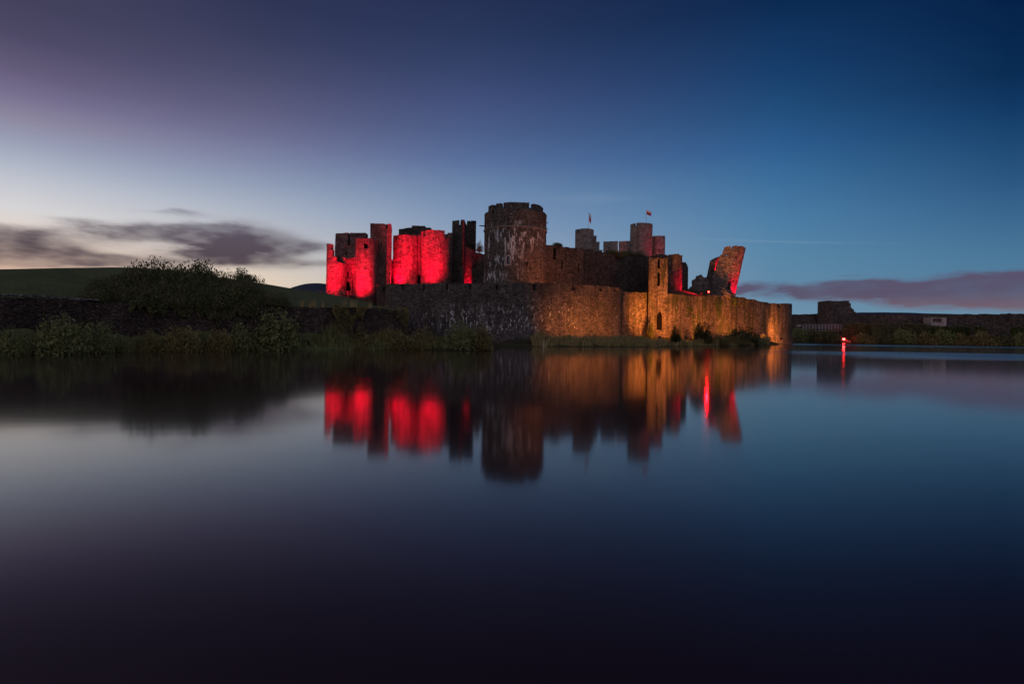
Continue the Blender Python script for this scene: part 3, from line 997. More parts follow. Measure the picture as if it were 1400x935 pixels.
# torn inner core of rubble clinging to the left
mb = MB()
def boulder(mb, c, s, seed, n=3):
    bm = bmesh.new()
    bmesh.ops.create_icosphere(bm, subdivisions=n, radius=1)
    for v in bm.verts:
        k = 1 + .35 * noise.noise(v.co * 1.3 + Vector((seed, 0, 0))) + .22 * noise.noise(v.co * 3.1 + Vector((0, seed, 0))) + .10 * noise.noise(v.co * 7 + Vector((0, 0, seed)))
        v.co = Vector((v.co.x * s[0], v.co.y * s[1], v.co.z * s[2])) * k + Vector(c)
    for f in bm.faces: mb.face([v.co.copy() for v in f.verts])
    bm.free()
boulder(mb, P(978, 396, 137.5), (2.6, 2.0, 3.0), 9.1)
mb.build('rubble_core', 'ruin', root)

# rubble and broken wall stumps on the terrace
mb = MB()
for c, s, sd in ((P(957,390,136),(1.9,1.5,2.2),1.1),(P(953,396,135.5),(1.6,1.5,1.8),2.4),(P(957.5,383,136),(.7,.8,1.1),4.4),(P(950,400,135),(1.5,1.2,1.2),6.2)):
    boulder(mb, c, s, sd)
tag(mb.build('masonry_stump', 'ruin'), 'dark jagged lump of fallen masonry left of the leaning tower', 'ruin')
mb = MB()
for c, s, sd in ((P(983,403,128),(2.4,1.5,1.1),1.7),(P(976,405,127),(1.8,1.4,.8),2.9),(P(993,404,130),(2.0,1.3,.7),3.7),(P(987,399,129),(1.2,1.0,1.0),8.7)):
    boulder(mb, c, s, sd)
tag(mb.build('masonry_stump', 'ruin'), 'low overgrown rubble heap at the foot of the leaning tower', 'ruin')

# ================================================================== WEST GATEHOUSES
root = thing('gatehouse', 'outer gatehouse with two red-lit drums, the left one broken, and a dark stair turret', 'gatehouse', (WX(485,119), 119, 0))
r1 = 13.2 / F * 118
zt1 = ZZ(459, 332.5, 118 - r1)
def t1(u):
    k = math.sin(u)
    if -1.75 < u < 1.6:
        prof = [(-1, 332.5), (-.28, 333), (-.22, 341), (.0, 350), (.25, 352), (.3, 357), (.62, 359), (1, 360)]
        for (a, ya), (b, yb) in zip(prof, prof[1:]):
            if a <= k <= b: return ZZ(459, ya + (yb-ya)*(k-a)/(b-a), 118 - r1) + rag(u*r1, .15, 3.)
    return ZZ(459, 352, 118)
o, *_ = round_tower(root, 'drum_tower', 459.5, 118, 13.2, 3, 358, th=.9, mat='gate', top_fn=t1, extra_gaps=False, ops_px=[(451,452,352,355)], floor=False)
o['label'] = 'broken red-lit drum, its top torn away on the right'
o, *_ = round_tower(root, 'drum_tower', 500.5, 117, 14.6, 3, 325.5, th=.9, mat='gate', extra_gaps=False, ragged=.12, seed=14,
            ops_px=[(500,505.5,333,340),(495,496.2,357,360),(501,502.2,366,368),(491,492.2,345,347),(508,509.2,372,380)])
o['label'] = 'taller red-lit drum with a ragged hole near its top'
# inner block behind and between the drums
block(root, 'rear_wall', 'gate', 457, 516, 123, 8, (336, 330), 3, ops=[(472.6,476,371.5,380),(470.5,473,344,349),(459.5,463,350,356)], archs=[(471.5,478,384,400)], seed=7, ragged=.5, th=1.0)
wall_thing('gate_passage', None, None, [(469,119.5,353.5),(478,119.8,353),(488,119.5,352)], 3, .9, 'gate', notches=[(472,473,.45),(475,476,.45),(478,479,.45),(481,482,.45)],
           ops=[(473.6,475.6,371,380,False),(480.5,482.2,382,400,False)], archs=[(471.4,477.4,384.5,402,False)], parent=root, smooth=False, seed=3, jit=.04)
block(root, 'battlement', 'gate', 457.5, 474.5, 126, 2.0, (319.5, 318), 14, seed=8, ragged=.1, ops=[(461,462.2,325,328)], th=.7)
block(root, 'battlement', 'gate', 477.5, 499, 126, 2.0, (318.3, 318.6), 14, seed=9, ragged=.08, ops=[(484.3,486.3,321,325)], th=.7)
block(root, 'stair_turret', 'gate', 505, 533.6, 119.3, 6.2, (305.2, 305.8), 3, seed=10, ragged=.12, notches=[(505,506.2,2.0),(525.6,528.6,1.1)], ops=[(508.8,510,309,312),(519.5,520.4,331,336)], ang=R(-10.2))
wall_thing('link_wall', None, None, [(530,124.6,352),(537,124.8,357),(545,125,358)], 3, .9, 'gate', parent=root, smooth=False, ragged=.4, seed=41)
# low dark wall running from the gatehouse to the outer wall, one slit glowing
wall_thing('barbican_wall', 'low unlit wall with one glowing red slit, between the outer gatehouse and the grey curtain wall', 'castle wall',
           [(514.5,113.5,389),(520,112.5,389.5),(527.6,111,390)], 2, 1.0, 'hall', ops=[(522.3,525.3,391.5,399.5,True)], smooth=False, seed=4)

root = thing('gatehouse', 'inner west gatehouse with twin red-lit drums either side of an arched door', 'gatehouse', (WX(575,125), 125, 0))
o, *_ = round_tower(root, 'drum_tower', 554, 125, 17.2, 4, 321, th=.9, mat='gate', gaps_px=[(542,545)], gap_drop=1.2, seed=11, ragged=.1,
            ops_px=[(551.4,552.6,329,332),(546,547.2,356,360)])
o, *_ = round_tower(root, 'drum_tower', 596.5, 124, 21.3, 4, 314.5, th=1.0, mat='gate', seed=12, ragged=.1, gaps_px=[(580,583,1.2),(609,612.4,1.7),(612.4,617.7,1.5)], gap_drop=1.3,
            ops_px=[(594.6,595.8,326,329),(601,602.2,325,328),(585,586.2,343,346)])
wall_thing('entrance_wall', None, None, [(561,124.6,321),(570,124.9,320.5),(579,124.6,318)], 4, 1.0, 'gate', notches=[(567.2,569.8,1.2)], archs=[(564.6,573.8,374.5,390,False)],
           parent=root, smooth=False, seed=5, jit=.04)
block(root, 'battlement', 'hall', 544, 562, 129, 3.0, (313.5, 311), 14, seed=13, ragged=.1, notches=[(549.3,550.6,.8)], th=.7)
block(root, 'battlement', 'hall', 561.8, 579.5, 128.6, 3.2, (308.6, 309), 14, seed=14, ragged=.06, th=.7)
block(root, 'battlement', 'hall', 580.5, 587.5, 129, 3.0, (311.2, 311.5), 14, seed=15, ragged=.06, th=.7)
block(root, 'square_turret', 'hall', 617, 633.5, 126.0, 7.5, (302.3, 300.5), 4, seed=16, ragged=.12, notches=[(617,617.6,.3),(625.8,628.0,1.0)], ang=0)
o = block(root, 'square_turret', 'hall', 637.5, 649.8, 134, 4.5, (301.5, 301.8), 4, seed=17, ragged=.12, notches=[(640.5,641.8,.8)], ang=R(-6))
block(root, 'chamber_wall', 'gate', 634.5, 645.5, 131, 1.6, (337.5, 341), 4, seed=18, ragged=.5, ang=0, ops=[(636,637,352,356)])
wall_thing('chamber_stump', None, None, [(644.5,126.5,338.5),(649,126.5,346),(654,126,346),(662,125.5,350)], 4, 1.4, 'hall', ragged=.6, seed=19, parent=root, smooth=False, ops=[(647,648.3,360,368,False)])

# ------------------------------------------------------------------ flagpoles
def flagpole(px, base_py, top_py, Y, label, flag_px, flag_py):
    b = P(px, base_py, Y); t = P(px + .3, top_py, Y)
    rt = thing('flagpole', label, 'flag', b, 'flags on the gatehouse turrets')
    mb = MB(); mb.bar(b - Vector((0,0,1.2)), t, .07, .05); mb.bar(t, t + Vector((0,0,.18)), .11, .03)
    mb.build('pole', 'pole', rt)
    w_, h_ = flag_px / F * Y, flag_py / F * Y
    for mat_, z0, z1, nm in (('flag_white', .55, 1, 'upper_band'), ('flag_red', .0, .55, 'lower_band')):
        mb = MB()
        N = 10
        g = []
        for i in range(N + 1):
            s = i / N
            col = []
            for k in range(5):
                zz = z0 + (z1 - z0) * k / 4
                col.append(Vector((t.x + .06 + w_ * s * (.92 + .08*zz), t.y + .22 * math.sin(s * 5 + zz) * s, t.z - h_ + h_ * zz - .75 * s * s * h_ * .6 + .06 * math.sin(s * 9))))
            g.append(col)
        for i in range(N):
            for k in range(4): mb.face([g[i][k], g[i+1][k], g[i+1][k+1], g[i][k+1]])
        o_ = mb.build(nm, mat_, rt, smooth=True)
        so = o_.modifiers.new('thick', 'SOLIDIFY'); so.thickness = .02
    return rt
flagpole(805, 312, 291.5, 151, 'drooping red flag on the left gatehouse turret', 2.6, 11)
flagpole(883.4, 304, 287.5, 151, 'red flag flying to the right from the taller gatehouse turret', 6.5, 6)

# ================================================================== ISLAND REVETMENT
wl = [(px, yr, pr) for (px, yw, yr, pr, yc, pc) in ISL] + [(551, 62.6, 424), (553.3, 65, 425), (553.6, 70, 427), (551, 78, 430)]
root, body, rp = wall_thing('revetment_wall', 'long low dark stone wall holding up the grassy island, amber light at its far end coloured into the creepers', 'retaining wall', wl, -.2, .75, 'revet',
           ragged=.10, seed=23, per=5, du=.5, zstep=.5, jit=.12, batter=.35)
# pale coping slabs, whole only along the left end
mb = MB()
u = 0.0
while u < rp.upx(128):
    pt, nm = rp.at(u); l = .7 + .5 * rnd.random()
    pb, nb = rp.at(u + l)
    z = pt[3] + .10 + .05 * rnd.random(); h = .11 + .04 * rnd.random()
    if rnd.random() < .9:
        A = Vector((pt[0], pt[1], 0)); B = Vector((pb[0] - .04 * nm[1], pb[1], 0)); Nn = Vector((nm[0], nm[1], 0))
        lo = [A - Nn * .10, B - Nn * .10, B + Nn * .72, A + Nn * .72]
        ql = [p + Vector((0, 0, z)) for p in lo]; qh = [p + Vector((0, 0, z + h)) for p in lo]
        mb.face(ql); mb.face(qh)
        for i in range(4): mb.face([ql[i], ql[(i+1)%4], qh[(i+1)%4], qh[i]])
    u += l
mb.build('coping', 'cope', root)

# ================================================================== FOLIAGE
def leaf(mb, c, s, nrm=None, up=.0):
    a = Vector((rnd.gauss(0,1), rnd.gauss(0,1), rnd.gauss(0,1) + up)).normalized()
    b = a.orthogonal().normalized()
    b = (Matrix.Rotation(rnd.random() * 6.28, 3, a) @ b)
    t = a.cross(b)
    w_ = s * .42
    mb.face([c - b * s * .5, c + t * w_ * .5, c + b * s * .5, c - t * w_ * .5])

def bush_mesh(name, w, d, h, nleaf, size, mat, lumps=9, spikes=0, seed=0, low=.0):
    rnd.seed(seed + 900)
    mb = MB()
    L = []
    for i in range(lumps):
        a = rnd.random() * 6.28; q = math.sqrt(rnd.random()) * .72
        hh = h * (.35 + .65 * rnd.random()) * (1 - .45 * q)
        L.append((w * .5 * q * math.cos(a), d * .5 * q * math.sin(a), hh, .24 + .16 * rnd.random()))
    for i in range(nleaf):
        lx, ly, hh, k = L[i % lumps]
        v = Vector((rnd.gauss(0,1), rnd.gauss(0,1), rnd.gauss(0,1))).normalized()
        q = .5 + .46 * rnd.random() ** .6
        rx, ry, rz = w * k * .85, d * k * .85, min(h * .38, hh * .5)
        c = Vector((lx + v.x * rx * q, ly + v.y * ry * q, hh - rz + v.z * rz * q))
        if rnd.random() < .45 + low: c.z *= rnd.random() ** .6
        if c.z < .02: c.z = .02 + rnd.random() * .2
        leaf(mb, c, size * (.6 + .8 * rnd.random()))
    for i in range(spikes):
        lx, ly, hh, k = L[i % lumps]
        b = Vector((lx + rnd.gauss(0, w * .10), ly + rnd.gauss(0, d * .10), hh * .75))
        tip = b + Vector((rnd.gauss(0, .16), rnd.gauss(0, .16), h * (.14 + .18 * rnd.random())))
        for j in range(9):
            t = j / 9
            leaf(mb, b.lerp(tip, t) + Vector((rnd.gauss(0,.05), rnd.gauss(0,.05), 0)), size * (1.0 - .5 * t))
    me_o = mb.build(name, mat, weld=False)
    me = me_o.data
    bpy.data.objects.remove(me_o)
    # stems
    sb = MB()
    for lx, ly, hh, k in L:
        sb.bar((lx * .15, ly * .15, -.25), (lx * .9, ly * .9, hh * .8), .035, .012, 4)
    so = sb.build(name + '_stems', 'stem', weld=False)
    sm = so.data
    bpy.data.objects.remove(so)
    return me, sm

BK = {
 'willow': [bush_mesh('bush_a', 3.2, 2.4, 2.2, 2600, .17, 'leaf', 10, 26, 1), bush_mesh('bush_b', 2.6, 2.2, 1.9, 2200, .16, 'leaf', 9, 20, 2), bush_mesh('bush_c', 3.4, 2.2, 1.6, 2400, .16, 'leaf', 11, 16, 3)],
 'gold': [bush_mesh('bush_d', 3.0, 2.2, 2.0, 2300, .16, 'leaf_gold', 9, 18, 4), bush_mesh('bush_e', 3.4, 2.2, 1.5, 2300, .16, 'leaf_gold', 10, 10, 5)],
 'bramble': [bush_mesh('bush_f', 5.2, 4.0, 3.0, 9000, .16, 'leaf_dark', 22, 0, 6), bush_mesh('bush_g', 4.6, 4.2, 2.6, 8500, .16, 'leaf_dark', 20, 0, 7), bush_mesh('bush_h', 5.0, 4.0, 2.2, 8000, .16, 'leaf_dark', 22, 0, 8)],
 'scrub': [bush_mesh('bush_l', 5.2, 4.0, 3.0, 2600, .3, 'leaf_scrub', 14, 10, 26), bush_mesh('bush_m', 4.6, 4.2, 2.6, 2600, .3, 'leaf_scrub', 13, 12, 27), bush_mesh('bush_n', 5.0, 4.0, 2.2, 2600, .3, 'leaf_scrub', 14, 8, 28)],
 'far': [bush_mesh('bush_i', 6.0, 4.5, 3.6, 2200, .42, 'leaf', 10, 4, 9), bush_mesh('bush_j', 7.0, 4.5, 3.0, 2200, .42, 'leaf_gold', 11, 2, 10), bush_mesh('bush_k', 6.4, 4.2, 3.2, 2200, .42, 'leaf_dark', 10, 6, 11)],
}
def bush(kind, k, px, base_py, Y, wpx, top_py, label, group, cat='bush', name='bush'):
    """a bush standing at distance Y, wpx wide, its top at top_py"""
    me, sm = BK[kind][k % len(BK[kind])]
    x0 = [v.co.x for v in me.vertices]
    zq = sorted(v.co.z for v in me.vertices); zmx = zq[int(len(zq) * .96)]
    base = P(px, base_py, Y)
    wid = wpx / F * Y; hgt = (base_py - top_py) / F * Y
    sx = wid / (max(x0) - min(x0)); szz = hgt / zmx
    rt = thing(name, label, cat, base, group)
    rt.rotation_euler = (0, 0, 0)
    for nm, mesh_, mt in (('leaves', me, None), ('stem', sm, None)):
        o = bpy.data.objects.new(nm, mesh_); COL.objects.link(o); o.parent = rt
    rt.scale = (sx if k % 2 else -sx, (sx + szz) / 2, szz)
    return rt

def mound_py(px, Y):
    """image row of the mound's surface at px, distance Y"""
    for a, b in zip(isl, isl[1:]):
        if a[0] <= px <= b[0]:
            t = (px - a[0]) / (b[0] - a[0])
            _, yw, yr, pr, yc, pc = [p + (q - p) * t for p, q in zip(a, b)]
            zr, zc = ZZ(px, pr, yr) - .12, ZZ(px, pc, yc)
            k = max(0, min(1, (Y - yr - 1.1) / (yc - yr - 1.1))) ** .85
            z = zr + (zc - zr) * k
            return CY + ROLL * (px - CX) - (z - CAMH) / Y * F
    return 410
# dark thicket on the mound
G = 'bramble bushes of the thicket on the grass mound'
TL = 'dark bramble bush in the dense thicket on the grass mound'
for i, (px, Y, wp, ty) in enumerate([(150,47,58,384),(178,49,66,374),(205,50,64,369.5),(232,52,60,371),(257,51,64,369.5),(281,53,58,373),(302,54,46,379),(326,54,52,388),(345,53,54,391),
                                       (168,47,54,395),(200,47.6,64,394),(236,48.6,66,393),(272,49.6,66,392),(308,51,62,394),(338,52,54,400)]):
    bush('bramble', i, px, mound_py(px, Y) + 1.5, Y, wp, ty, TL, G)
bush('bramble', 1, 128, 413, 45, 40, 399, 'pale low bush at the left tip of the thicket, just above the stone wall', G)
bush('bramble', 2, 378, 419, 52.6, 46, 404, 'low straggling bush at the right tip of the thicket', G)

# small tree above the thicket
def tree(px, base_py, top_py, Y, wpx, label):
    b = P(px, base_py, Y); H = (base_py - top_py) / F * Y; wd = wpx / F * Y
    rt = thing('tree', label, 'tree', b)
    rnd.seed(77)
    tb = MB(); cr = MB()
    fork = Vector((0.05, 0, H * .38))
    tb.bar((0, 0, -.4), fork, .13, .09, 7)
    for i in range(11):
        a = i * 2.4; q = .35 + .65 * rnd.random()
        e = Vector((math.cos(a) * wd * .42 * q, math.sin(a) * wd * .36 * q, H * (.42 + .56 * rnd.random() * (1.15 - q * .5))))
        mid = fork.lerp(e, .5) + Vector((0, 0, .1))
        tb.bar(fork, mid, .05, .035, 5); tb.bar(mid, e, .035, .012, 5)
        for j in range(210):
            v = Vector((rnd.gauss(0,1), rnd.gauss(0,1), rnd.gauss(0,1))).normalized() * (.25 + .42 * rnd.random())
            leaf(cr, e + Vector((v.x * 1.1, v.y * 1.1, v.z * .8)), .15 + .1 * rnd.random())
    for mbx, nm, mt in ((tb, 'trunk', 'stem'), (cr, 'crown', 'leaf_dark')):
        o = mbx.build(nm, mt, weld=False); o.parent = rt
    return rt
tree(333, 400, 366.5, 60, 25, 'small round-headed tree standing clear of the thicket on the skyline')

# bank bushes below the revetment
G = 'bushes along the island bank'
for k, kind, px, by, Y, wp, ty, lab in [
    (0,'willow',84,485.5,37.6,64,439.5,'tallest spiky green bush at the water below the coping slabs'),
    (1,'willow',136,484.5,41,44,446,'narrow upright green bush right of the tallest spiky one'),
    (1,'gold',246,483,46,62,452,'wide yellow-green bush at the water below the thicket'),
    (0,'gold',200,484,44.5,40,458,'small ochre bush left of the wide yellow-green one'),
    (0,'willow',378,480.5,51.8,62,430,'big domed bush rising up against the revetment wall'),
    (2,'willow',330,482,49.5,52,449,'green bush just left of the big domed one'),
    (1,'gold',298,482.5,47.8,44,455,'low ochre bush between the yellow-green and the green bushes below the thicket'),
    (1,'willow',440,480,55,40,459,'low bush right of the big domed one'),
    (0,'gold',488,479.5,57,44,452,'ochre weedy bush under the amber end of the revetment wall'),
    (1,'gold',536,479,59,50,455,'ochre bush hugging the corner of the revetment wall'),
    (2,'willow',20,487,36,56,458,'low dark bush at the far left of the bank'),
    (2,'willow',168,484.5,43,36,464,'lowest green bush on the bank below the thicket'),
    (2,'gold',578,479,58.6,46,452,'feathery bush against the grey curtain wall, left of the two round ones'),
    (0,'willow',630,478.5,58.4,48,446,'left of two round bushes below the grey curtain wall'),
    (1,'gold',656,478.5,59,36,451,'right of two round bushes, last before open water')]:
    bush(kind, k, px, by, Y, wp, ty, lab, G)

# scrub at the foot of the amber wall
G = 'scrub along the foot of the castle wall'
for k, kind, px, by, Y, wp, ty, lab in [
    (0,'scrub',889,462,106,10,443,'dark ivy bush left of the ragged arch'),
    (1,'scrub',923,467,99,14,450,'small dark bush right of the ragged arch'),
    (2,'scrub',962,470,104,28,448,'largest dark bush at the foot of the amber wall'),
    (1,'gold',985,472.5,105.5,30,457,'golden bush right of the largest dark one'),
    (0,'gold',1012,472,111,28,459,'round golden bush second from the end of the castle bank'),
    (1,'willow',1036,471.5,117.5,26,461,'last low bush before the rounded wall corner'),
    (2,'scrub',1018,468,113.5,52,452,'dark broad scrub lying along the wall below the small through window')]:
    bush(kind, k, px, by, Y, wp, ty, lab, G)
# plants on the walls
bush('gold', 0, 655, 345, 133, 12, 332, 'yellow-green bush growing on top of broken masonry beside the big drum tower', None)
for i, (px, by, Y, wp, ty) in enumerate([(838,347.5,125,22,342.5),(858,348.5,129,20,344),(872,350,131.5,18,345),(848,352,125.2,24,345),(762,337,117,16,332.5)]):
    bush('bramble', i, px, by, Y, wp, ty, 'creeper tuft growing along the hall wall top', 'creepers on the hall wall top', 'creeper', 'creeper')

# ivy sheets clinging to the masonry
def ivy(name, label, path, pxa, pxb, za, zb, n, size, group=None, mat='leaf_ivy'):
    mb = MB()
    ua, ub = path.upx(pxa), path.upx(pxb)
    for i in range(n):
        t = rnd.random(); u = ua + (ub - ua) * t
        k = math.sin(math.pi * t) ** .6
        drop = max(.12, .55 + .9 * noise.noise(Vector((u * .55, 3.1, za))) + .35 * noise.noise(Vector((u * 1.9, 8.1, za)))) * (.4 + .6 * k)
        z = max(za, zb - (zb - za) * drop * rnd.random() ** 1.2)
        pt, nm = path.at(u)
        if noise.noise(Vector((u * .8, z * .5, 2))) < -.15: continue
        d = .1 + .35 * rnd.random()
        leaf(mb, Vector((pt[0] - nm[0] * d, pt[1] - nm[1] * d, z)), size * (.6 + .8 * rnd.random()))
    return tag(mb.build(name, mat, weld=False), label, 'ivy', group)

GI = 'creepers hanging on the dark revetment wall'
rnd.seed(31)
ivy('creeper', 'brown creeper hanging over the revetment wall below the middle of the thicket', rp, 172, 262, .9, 3.9, 5200, .16, GI, 'leaf_dark')
ivy('creeper', 'brown creeper hanging over the revetment wall below the right tip of the thicket', rp, 268, 352, .9, 4.0, 5200, .16, GI, 'leaf_dark')
ivy('creeper', 'creeper with amber light in its leaf colour, near the end of the revetment wall', rp, 452, 500, 1.0, 4.2, 3200, .15, GI, 'leaf_gold')  # leaf colour stands in for the amber light on the wall end
ivy('creeper', 'creeper with amber light in its leaf colour, draping the revetment wall corner', rp, 515, 552, 1.0, 4.4, 3000, .15, GI, 'leaf_gold')  # amber light on this corner is in the leaf colour too
GI = 'ivy on the amber south wall'
ivy('ivy', 'thin ivy streak halfway along the amber wall', south, 938, 944, 1.2, 7.5, 700, .22, GI)
ivy('ivy', 'dark ivy patch on the amber wall, right of the thin streak', south, 945, 955, 1.2, 6.0, 900, .22, GI)
ivy('ivy', 'tall ivy column on the amber wall below the glaring lamp', south, 976, 985, 1.2, 9.5, 1500, .22, GI)
ivy('ivy', 'ivy over the top of the amber wall beside the small through window', south, 996, 1008, 7.0, 10.2, 700, .22, GI)
# reeds and rank grass along the water
def reeds(name, line, h0, h1, n, depth, mat='reed', clump=.35):
    mb = MB()
    tot = len(line) - 1
    for i in range(n):
        t = rnd.random() * tot; k = int(t); f = t - k
        a, b = line[k], line[min(tot, k + 1)]
        px = a[0] + (b[0] - a[0]) * f; ya = a[1] + (b[1] - a[1]) * f; dp = a[2] + (b[2] - a[2]) * f
        q = rnd.random()
        Y = ya + q * dp
        X = WX(px, Y)
        cl = noise.noise(Vector((X * clump, Y * clump, 4.4)))
        if cl < -.12 and rnd.random() < .8: continue
        h = (h0 + (h1 - h0) * rnd.random() ** 1.5) * (.8 + 1.0 * cl) * (1 + .5 * noise.noise(Vector((X * .13, Y * .13, 9))))
        z = .02 + q * .9
        lean = Vector((rnd.gauss(0, .16), rnd.gauss(0, .16), 1)).normalized()
        side = Vector((math.cos(q * 40), math.sin(q * 40), 0)) * (.022 + Y * .00035)
        b0 = Vector((X, Y, z - .1)); m_ = b0 + lean * h * .6; tp = b0 + lean * h + Vector((rnd.gauss(0, .12), 0, -.06)) * h
        mb.face([b0 - side, b0 + side, m_ + side * .8, m_ - side * .8]); mb.face([m_ - side * .8, m_ + side * .8, tp])
    return tag(mb.build(name, mat, weld=False), None, None, kind='stuff')
rnd.seed(5)
reeds('reeds', [(728,80,4),(745,80.7,5),(800,82.7,6),(850,86,6),(900,91,6),(950,98.5,7),(1000,107,7),(1040,119,6),(1052,127,3)], .35, 1.25, 20000, 8)
reeds('bank_grass', [(-120,32.5,3),(0,35.2,3),(120,41,2),(260,47,1.6),(345,50.5,1),(450,54,1.2),(545,58.5,3),(620,58,4),(668,60,3)], .5, 1.25, 22000, 3, 'leaf')
reeds('weeds', [(430,54,1),(480,55.6,1.2),(520,57.6,1.4),(548,59,2.5)], .6, 1.9, 1500, 2, 'leaf_gold')
reeds('far_reeds', [(1085,211,8),(1150,205,8),(1240,199,8),(1320,190,8),(1400,181,8),(1560,165,8)], .8, 2.0, 9000, 8)
# sparse tall weeds on the mound's edge above the wall
mb = MB()
for i in range(700):
    px = 405 + 110 * rnd.random()
    if noise.noise(Vector((px * .09, 3, 3))) < .05: continue
    Y = 53 + (px - 400) / 120 * 5 + 1.2 + 3 * rnd.random()
    b0 = Vector((WX(px, Y), Y, 3.9 + (Y - 55) * .03)); h = .3 + .8 * rnd.random()
    tp = b0 + Vector((rnd.gauss(0,.12), rnd.gauss(0,.12), h)); sd = Vector((.02, 0, 0))
    mb.face([b0 - sd, b0 + sd, tp])
tag(mb.build('tall_weeds', 'reed', weld=False), None, None, kind='stuff')

# marker post in the shallows
mb = MB(); b = P(743.3, 473, 79.5); b.z = -.6
mb.bar(b, P(743.6, 465.6, 79.5), .09, .08, 7)
tag(mb.build('marker_post', 'post', smooth=False), 'short pale post standing in the shallows below the curtain wall', 'post')

# ================================================================== FAR RIGHT: THE DAM
rt, bd, dam = wall_thing('dam_wall', 'long dark distant dam wall closing the horizon on the right', 'wall',
    [(1060,236,429.5),(1100,232,429.8),(1135,229,430),(1180,226,430.5),(1240,222,430),(1300,217,429.8),(1350,212,429.2),(1400,206,429),(1500,196,429),(1700,184,428)], 1, 2.0, 'dam', ragged=.28, seed=31, du=1.0, zstep=1.0, jit=.12)
# upright posts and growth along its top
root = thing('dam_tower', 'distant square ruined tower with a broken sloping right shoulder, on the dam', 'tower', (WX(1146,222), 222, 0))
def dt(lst):
    return wall_thing('wall', None, None, lst, 2, 6.5, 'dam', parent=root, smooth=False, ragged=.3, seed=33, du=.6, zstep=.9)
dt([(1130.3,222,411.3),(1145,222,411.6),(1160.3,222,411.2),(1161.3,222,413.5),(1163.8,222,416),(1164.3,222,420.5),(1167,222,423),(1169,222,426),(1174,222,430.5),(1179,222,434)])
# lower terrace wall with stone showing
wall_thing('terrace_wall', 'low distant stone terrace wall below the dam at the far right', 'wall',
    [(1148,213,443.5),(1200,210,443),(1260,206.5,444),(1300,204,446.5),(1350,199.5,447.5),(1400,193,447.5),(1500,184,447),(1650,172,447)], 1, 1.2, 'dam', ragged=.25, seed=35, du=1.0, zstep=.9, jit=.1)
# clipped ivy hedges against the terrace wall
def hedge(px0, px1, Y, y0, y1, n, label, mat):
    mb = MB()
    for i in range(n):
        px = px0 + (px1 - px0) * rnd.random()
        top = y0 + 1.2 * noise.noise(Vector((px * .12, Y, 0)))
        py = y1 + (top - y1) * rnd.random() ** .7
        leaf(mb, P(px, py, Y - 1.4 * rnd.random() - .2 + (1274 - px) * .012), .5 * (.6 + .8 * rnd.random()))
    return tag(mb.build('hedge', mat, weld=False), label, 'hedge', 'hedges below the dam')
hedge(1151, 1192, 209, 442, 462, 2600, 'reddish hedge behind the red lamp on the far shore', 'leaf_dark')
hedge(1192, 1266, 205.5, 442, 460, 3600, 'long brown-green hedge in the middle of the far shore, left of the hut', 'leaf_dark')
hedge(1266, 1328, 203, 446.5, 460, 2600, 'low dark hedge just below the pale hut', 'leaf_ivy')
hedge(1332, 1347, 198, 447, 458, 900, 'short ivy patch on the terrace wall right of the hut hedge', 'leaf_ivy')
hedge(1381, 1402, 192, 447, 461, 1100, 'ivy patch on the terrace wall at the far right edge', 'leaf_ivy')
# pale hut
root = thing('hut', 'small pale square stone hut with a dark opening, built against the dam wall', 'hut', (WX(1284,213), 213, 0))
hx0, hx1, hy = WX(1273.8,213), WX(1294.6,213), 213
z0h, z1h = ZZ(1284,447,213), ZZ(1284,433.5,213)
zo0, zo1 = ZZ(1284,440.5,213), ZZ(1284,435.5,213)
xw0, xw1 = WX(1275.5,213), WX(1288.5,213)
mb = MB()
mb.box(hx0, hx1, hy, hy+.35, z0h-2, zo0)
mb.box(hx0, xw0, hy, hy+.35, zo0+.001, zo1); mb.box(xw1, hx1, hy, hy+.35, zo0+.001, zo1)
mb.box(hx0, hx1, hy, hy+.35, zo1+.001, z1h)
mb.box(hx0, hx0+.35, hy+.352, hy+4, z0h-2, z1h); mb.box(hx1-.35, hx1, hy+.352, hy+4, z0h-2, z1h); mb.box(hx0+.352, hx1-.352, hy+3.6, hy+4, z0h-2, z1h)
mb.build('wall', 'pale_stone', root, weld=False)
mb = MB(); mb.box(hx0-.25, hx1+.25, hy-.3, hy+4.3, z1h+.004, z1h+.22); mb.build('roof', 'dam', root)
mb = MB()
for i in range(3):
    xx = xw0 + (xw1 - xw0) * (i + 1) / 4; mb.box(xx-.07, xx+.07, hy+.1, hy+.24, zo0, zo1)
mb.box(xw0, xw1, hy+.08, hy+.26, (zo0+zo1)/2-.06, (zo0+zo1)/2+.06)
mb.build('window_frame', 'wood', root)
mb = MB(); mb.box(xw0-.2, xw1+.2, hy+1.6, hy+1.7, zo0-.4, zo1+.2); mb.build('inner_screen', 'wood', root)
# railing on the footbridge to the dam tower
root = thing('railing', 'pale post and rail fence crossing the dark bank left of the dam tower', 'railing', (WX(1125,214), 214, 0))
mb = MB(); pst = []
for i in range(13):
    px = 1098 + i * 4.35; Y = 215 - i * .25
    a, b = P(px, 451.5, Y), P(px, 443.6 + .02 * i, Y)
    pb = MB(); pb.bar(a, b, .09, .09, 5); pb.build('post', 'rail', root)
    pst.append((a, b))
for lv in (.0, .32, .62):
    for (a, b), (a2, b2) in zip(pst, pst[1:]):
        mb.bar(b.lerp(a, lv), b2.lerp(a2, lv), .065, .065, 5)
mb.build('rail', 'rail', root)
mb = MB()
for (a, b), (a2, b2) in zip(pst, pst[1:]):
    mb.face([a, a2, a2 + Vector((0, 2.2, 0)), a + Vector((0, 2.2, 0))])
    lo = Vector((0, 0, -.3)); mb.face([a + lo, a2 + lo, a2, a])
mb.build('deck', 'wood', root)
mb = MB(); boulder(mb, P(1092, 445.2, 213), (.9, .5, .45), 2.2, 2)
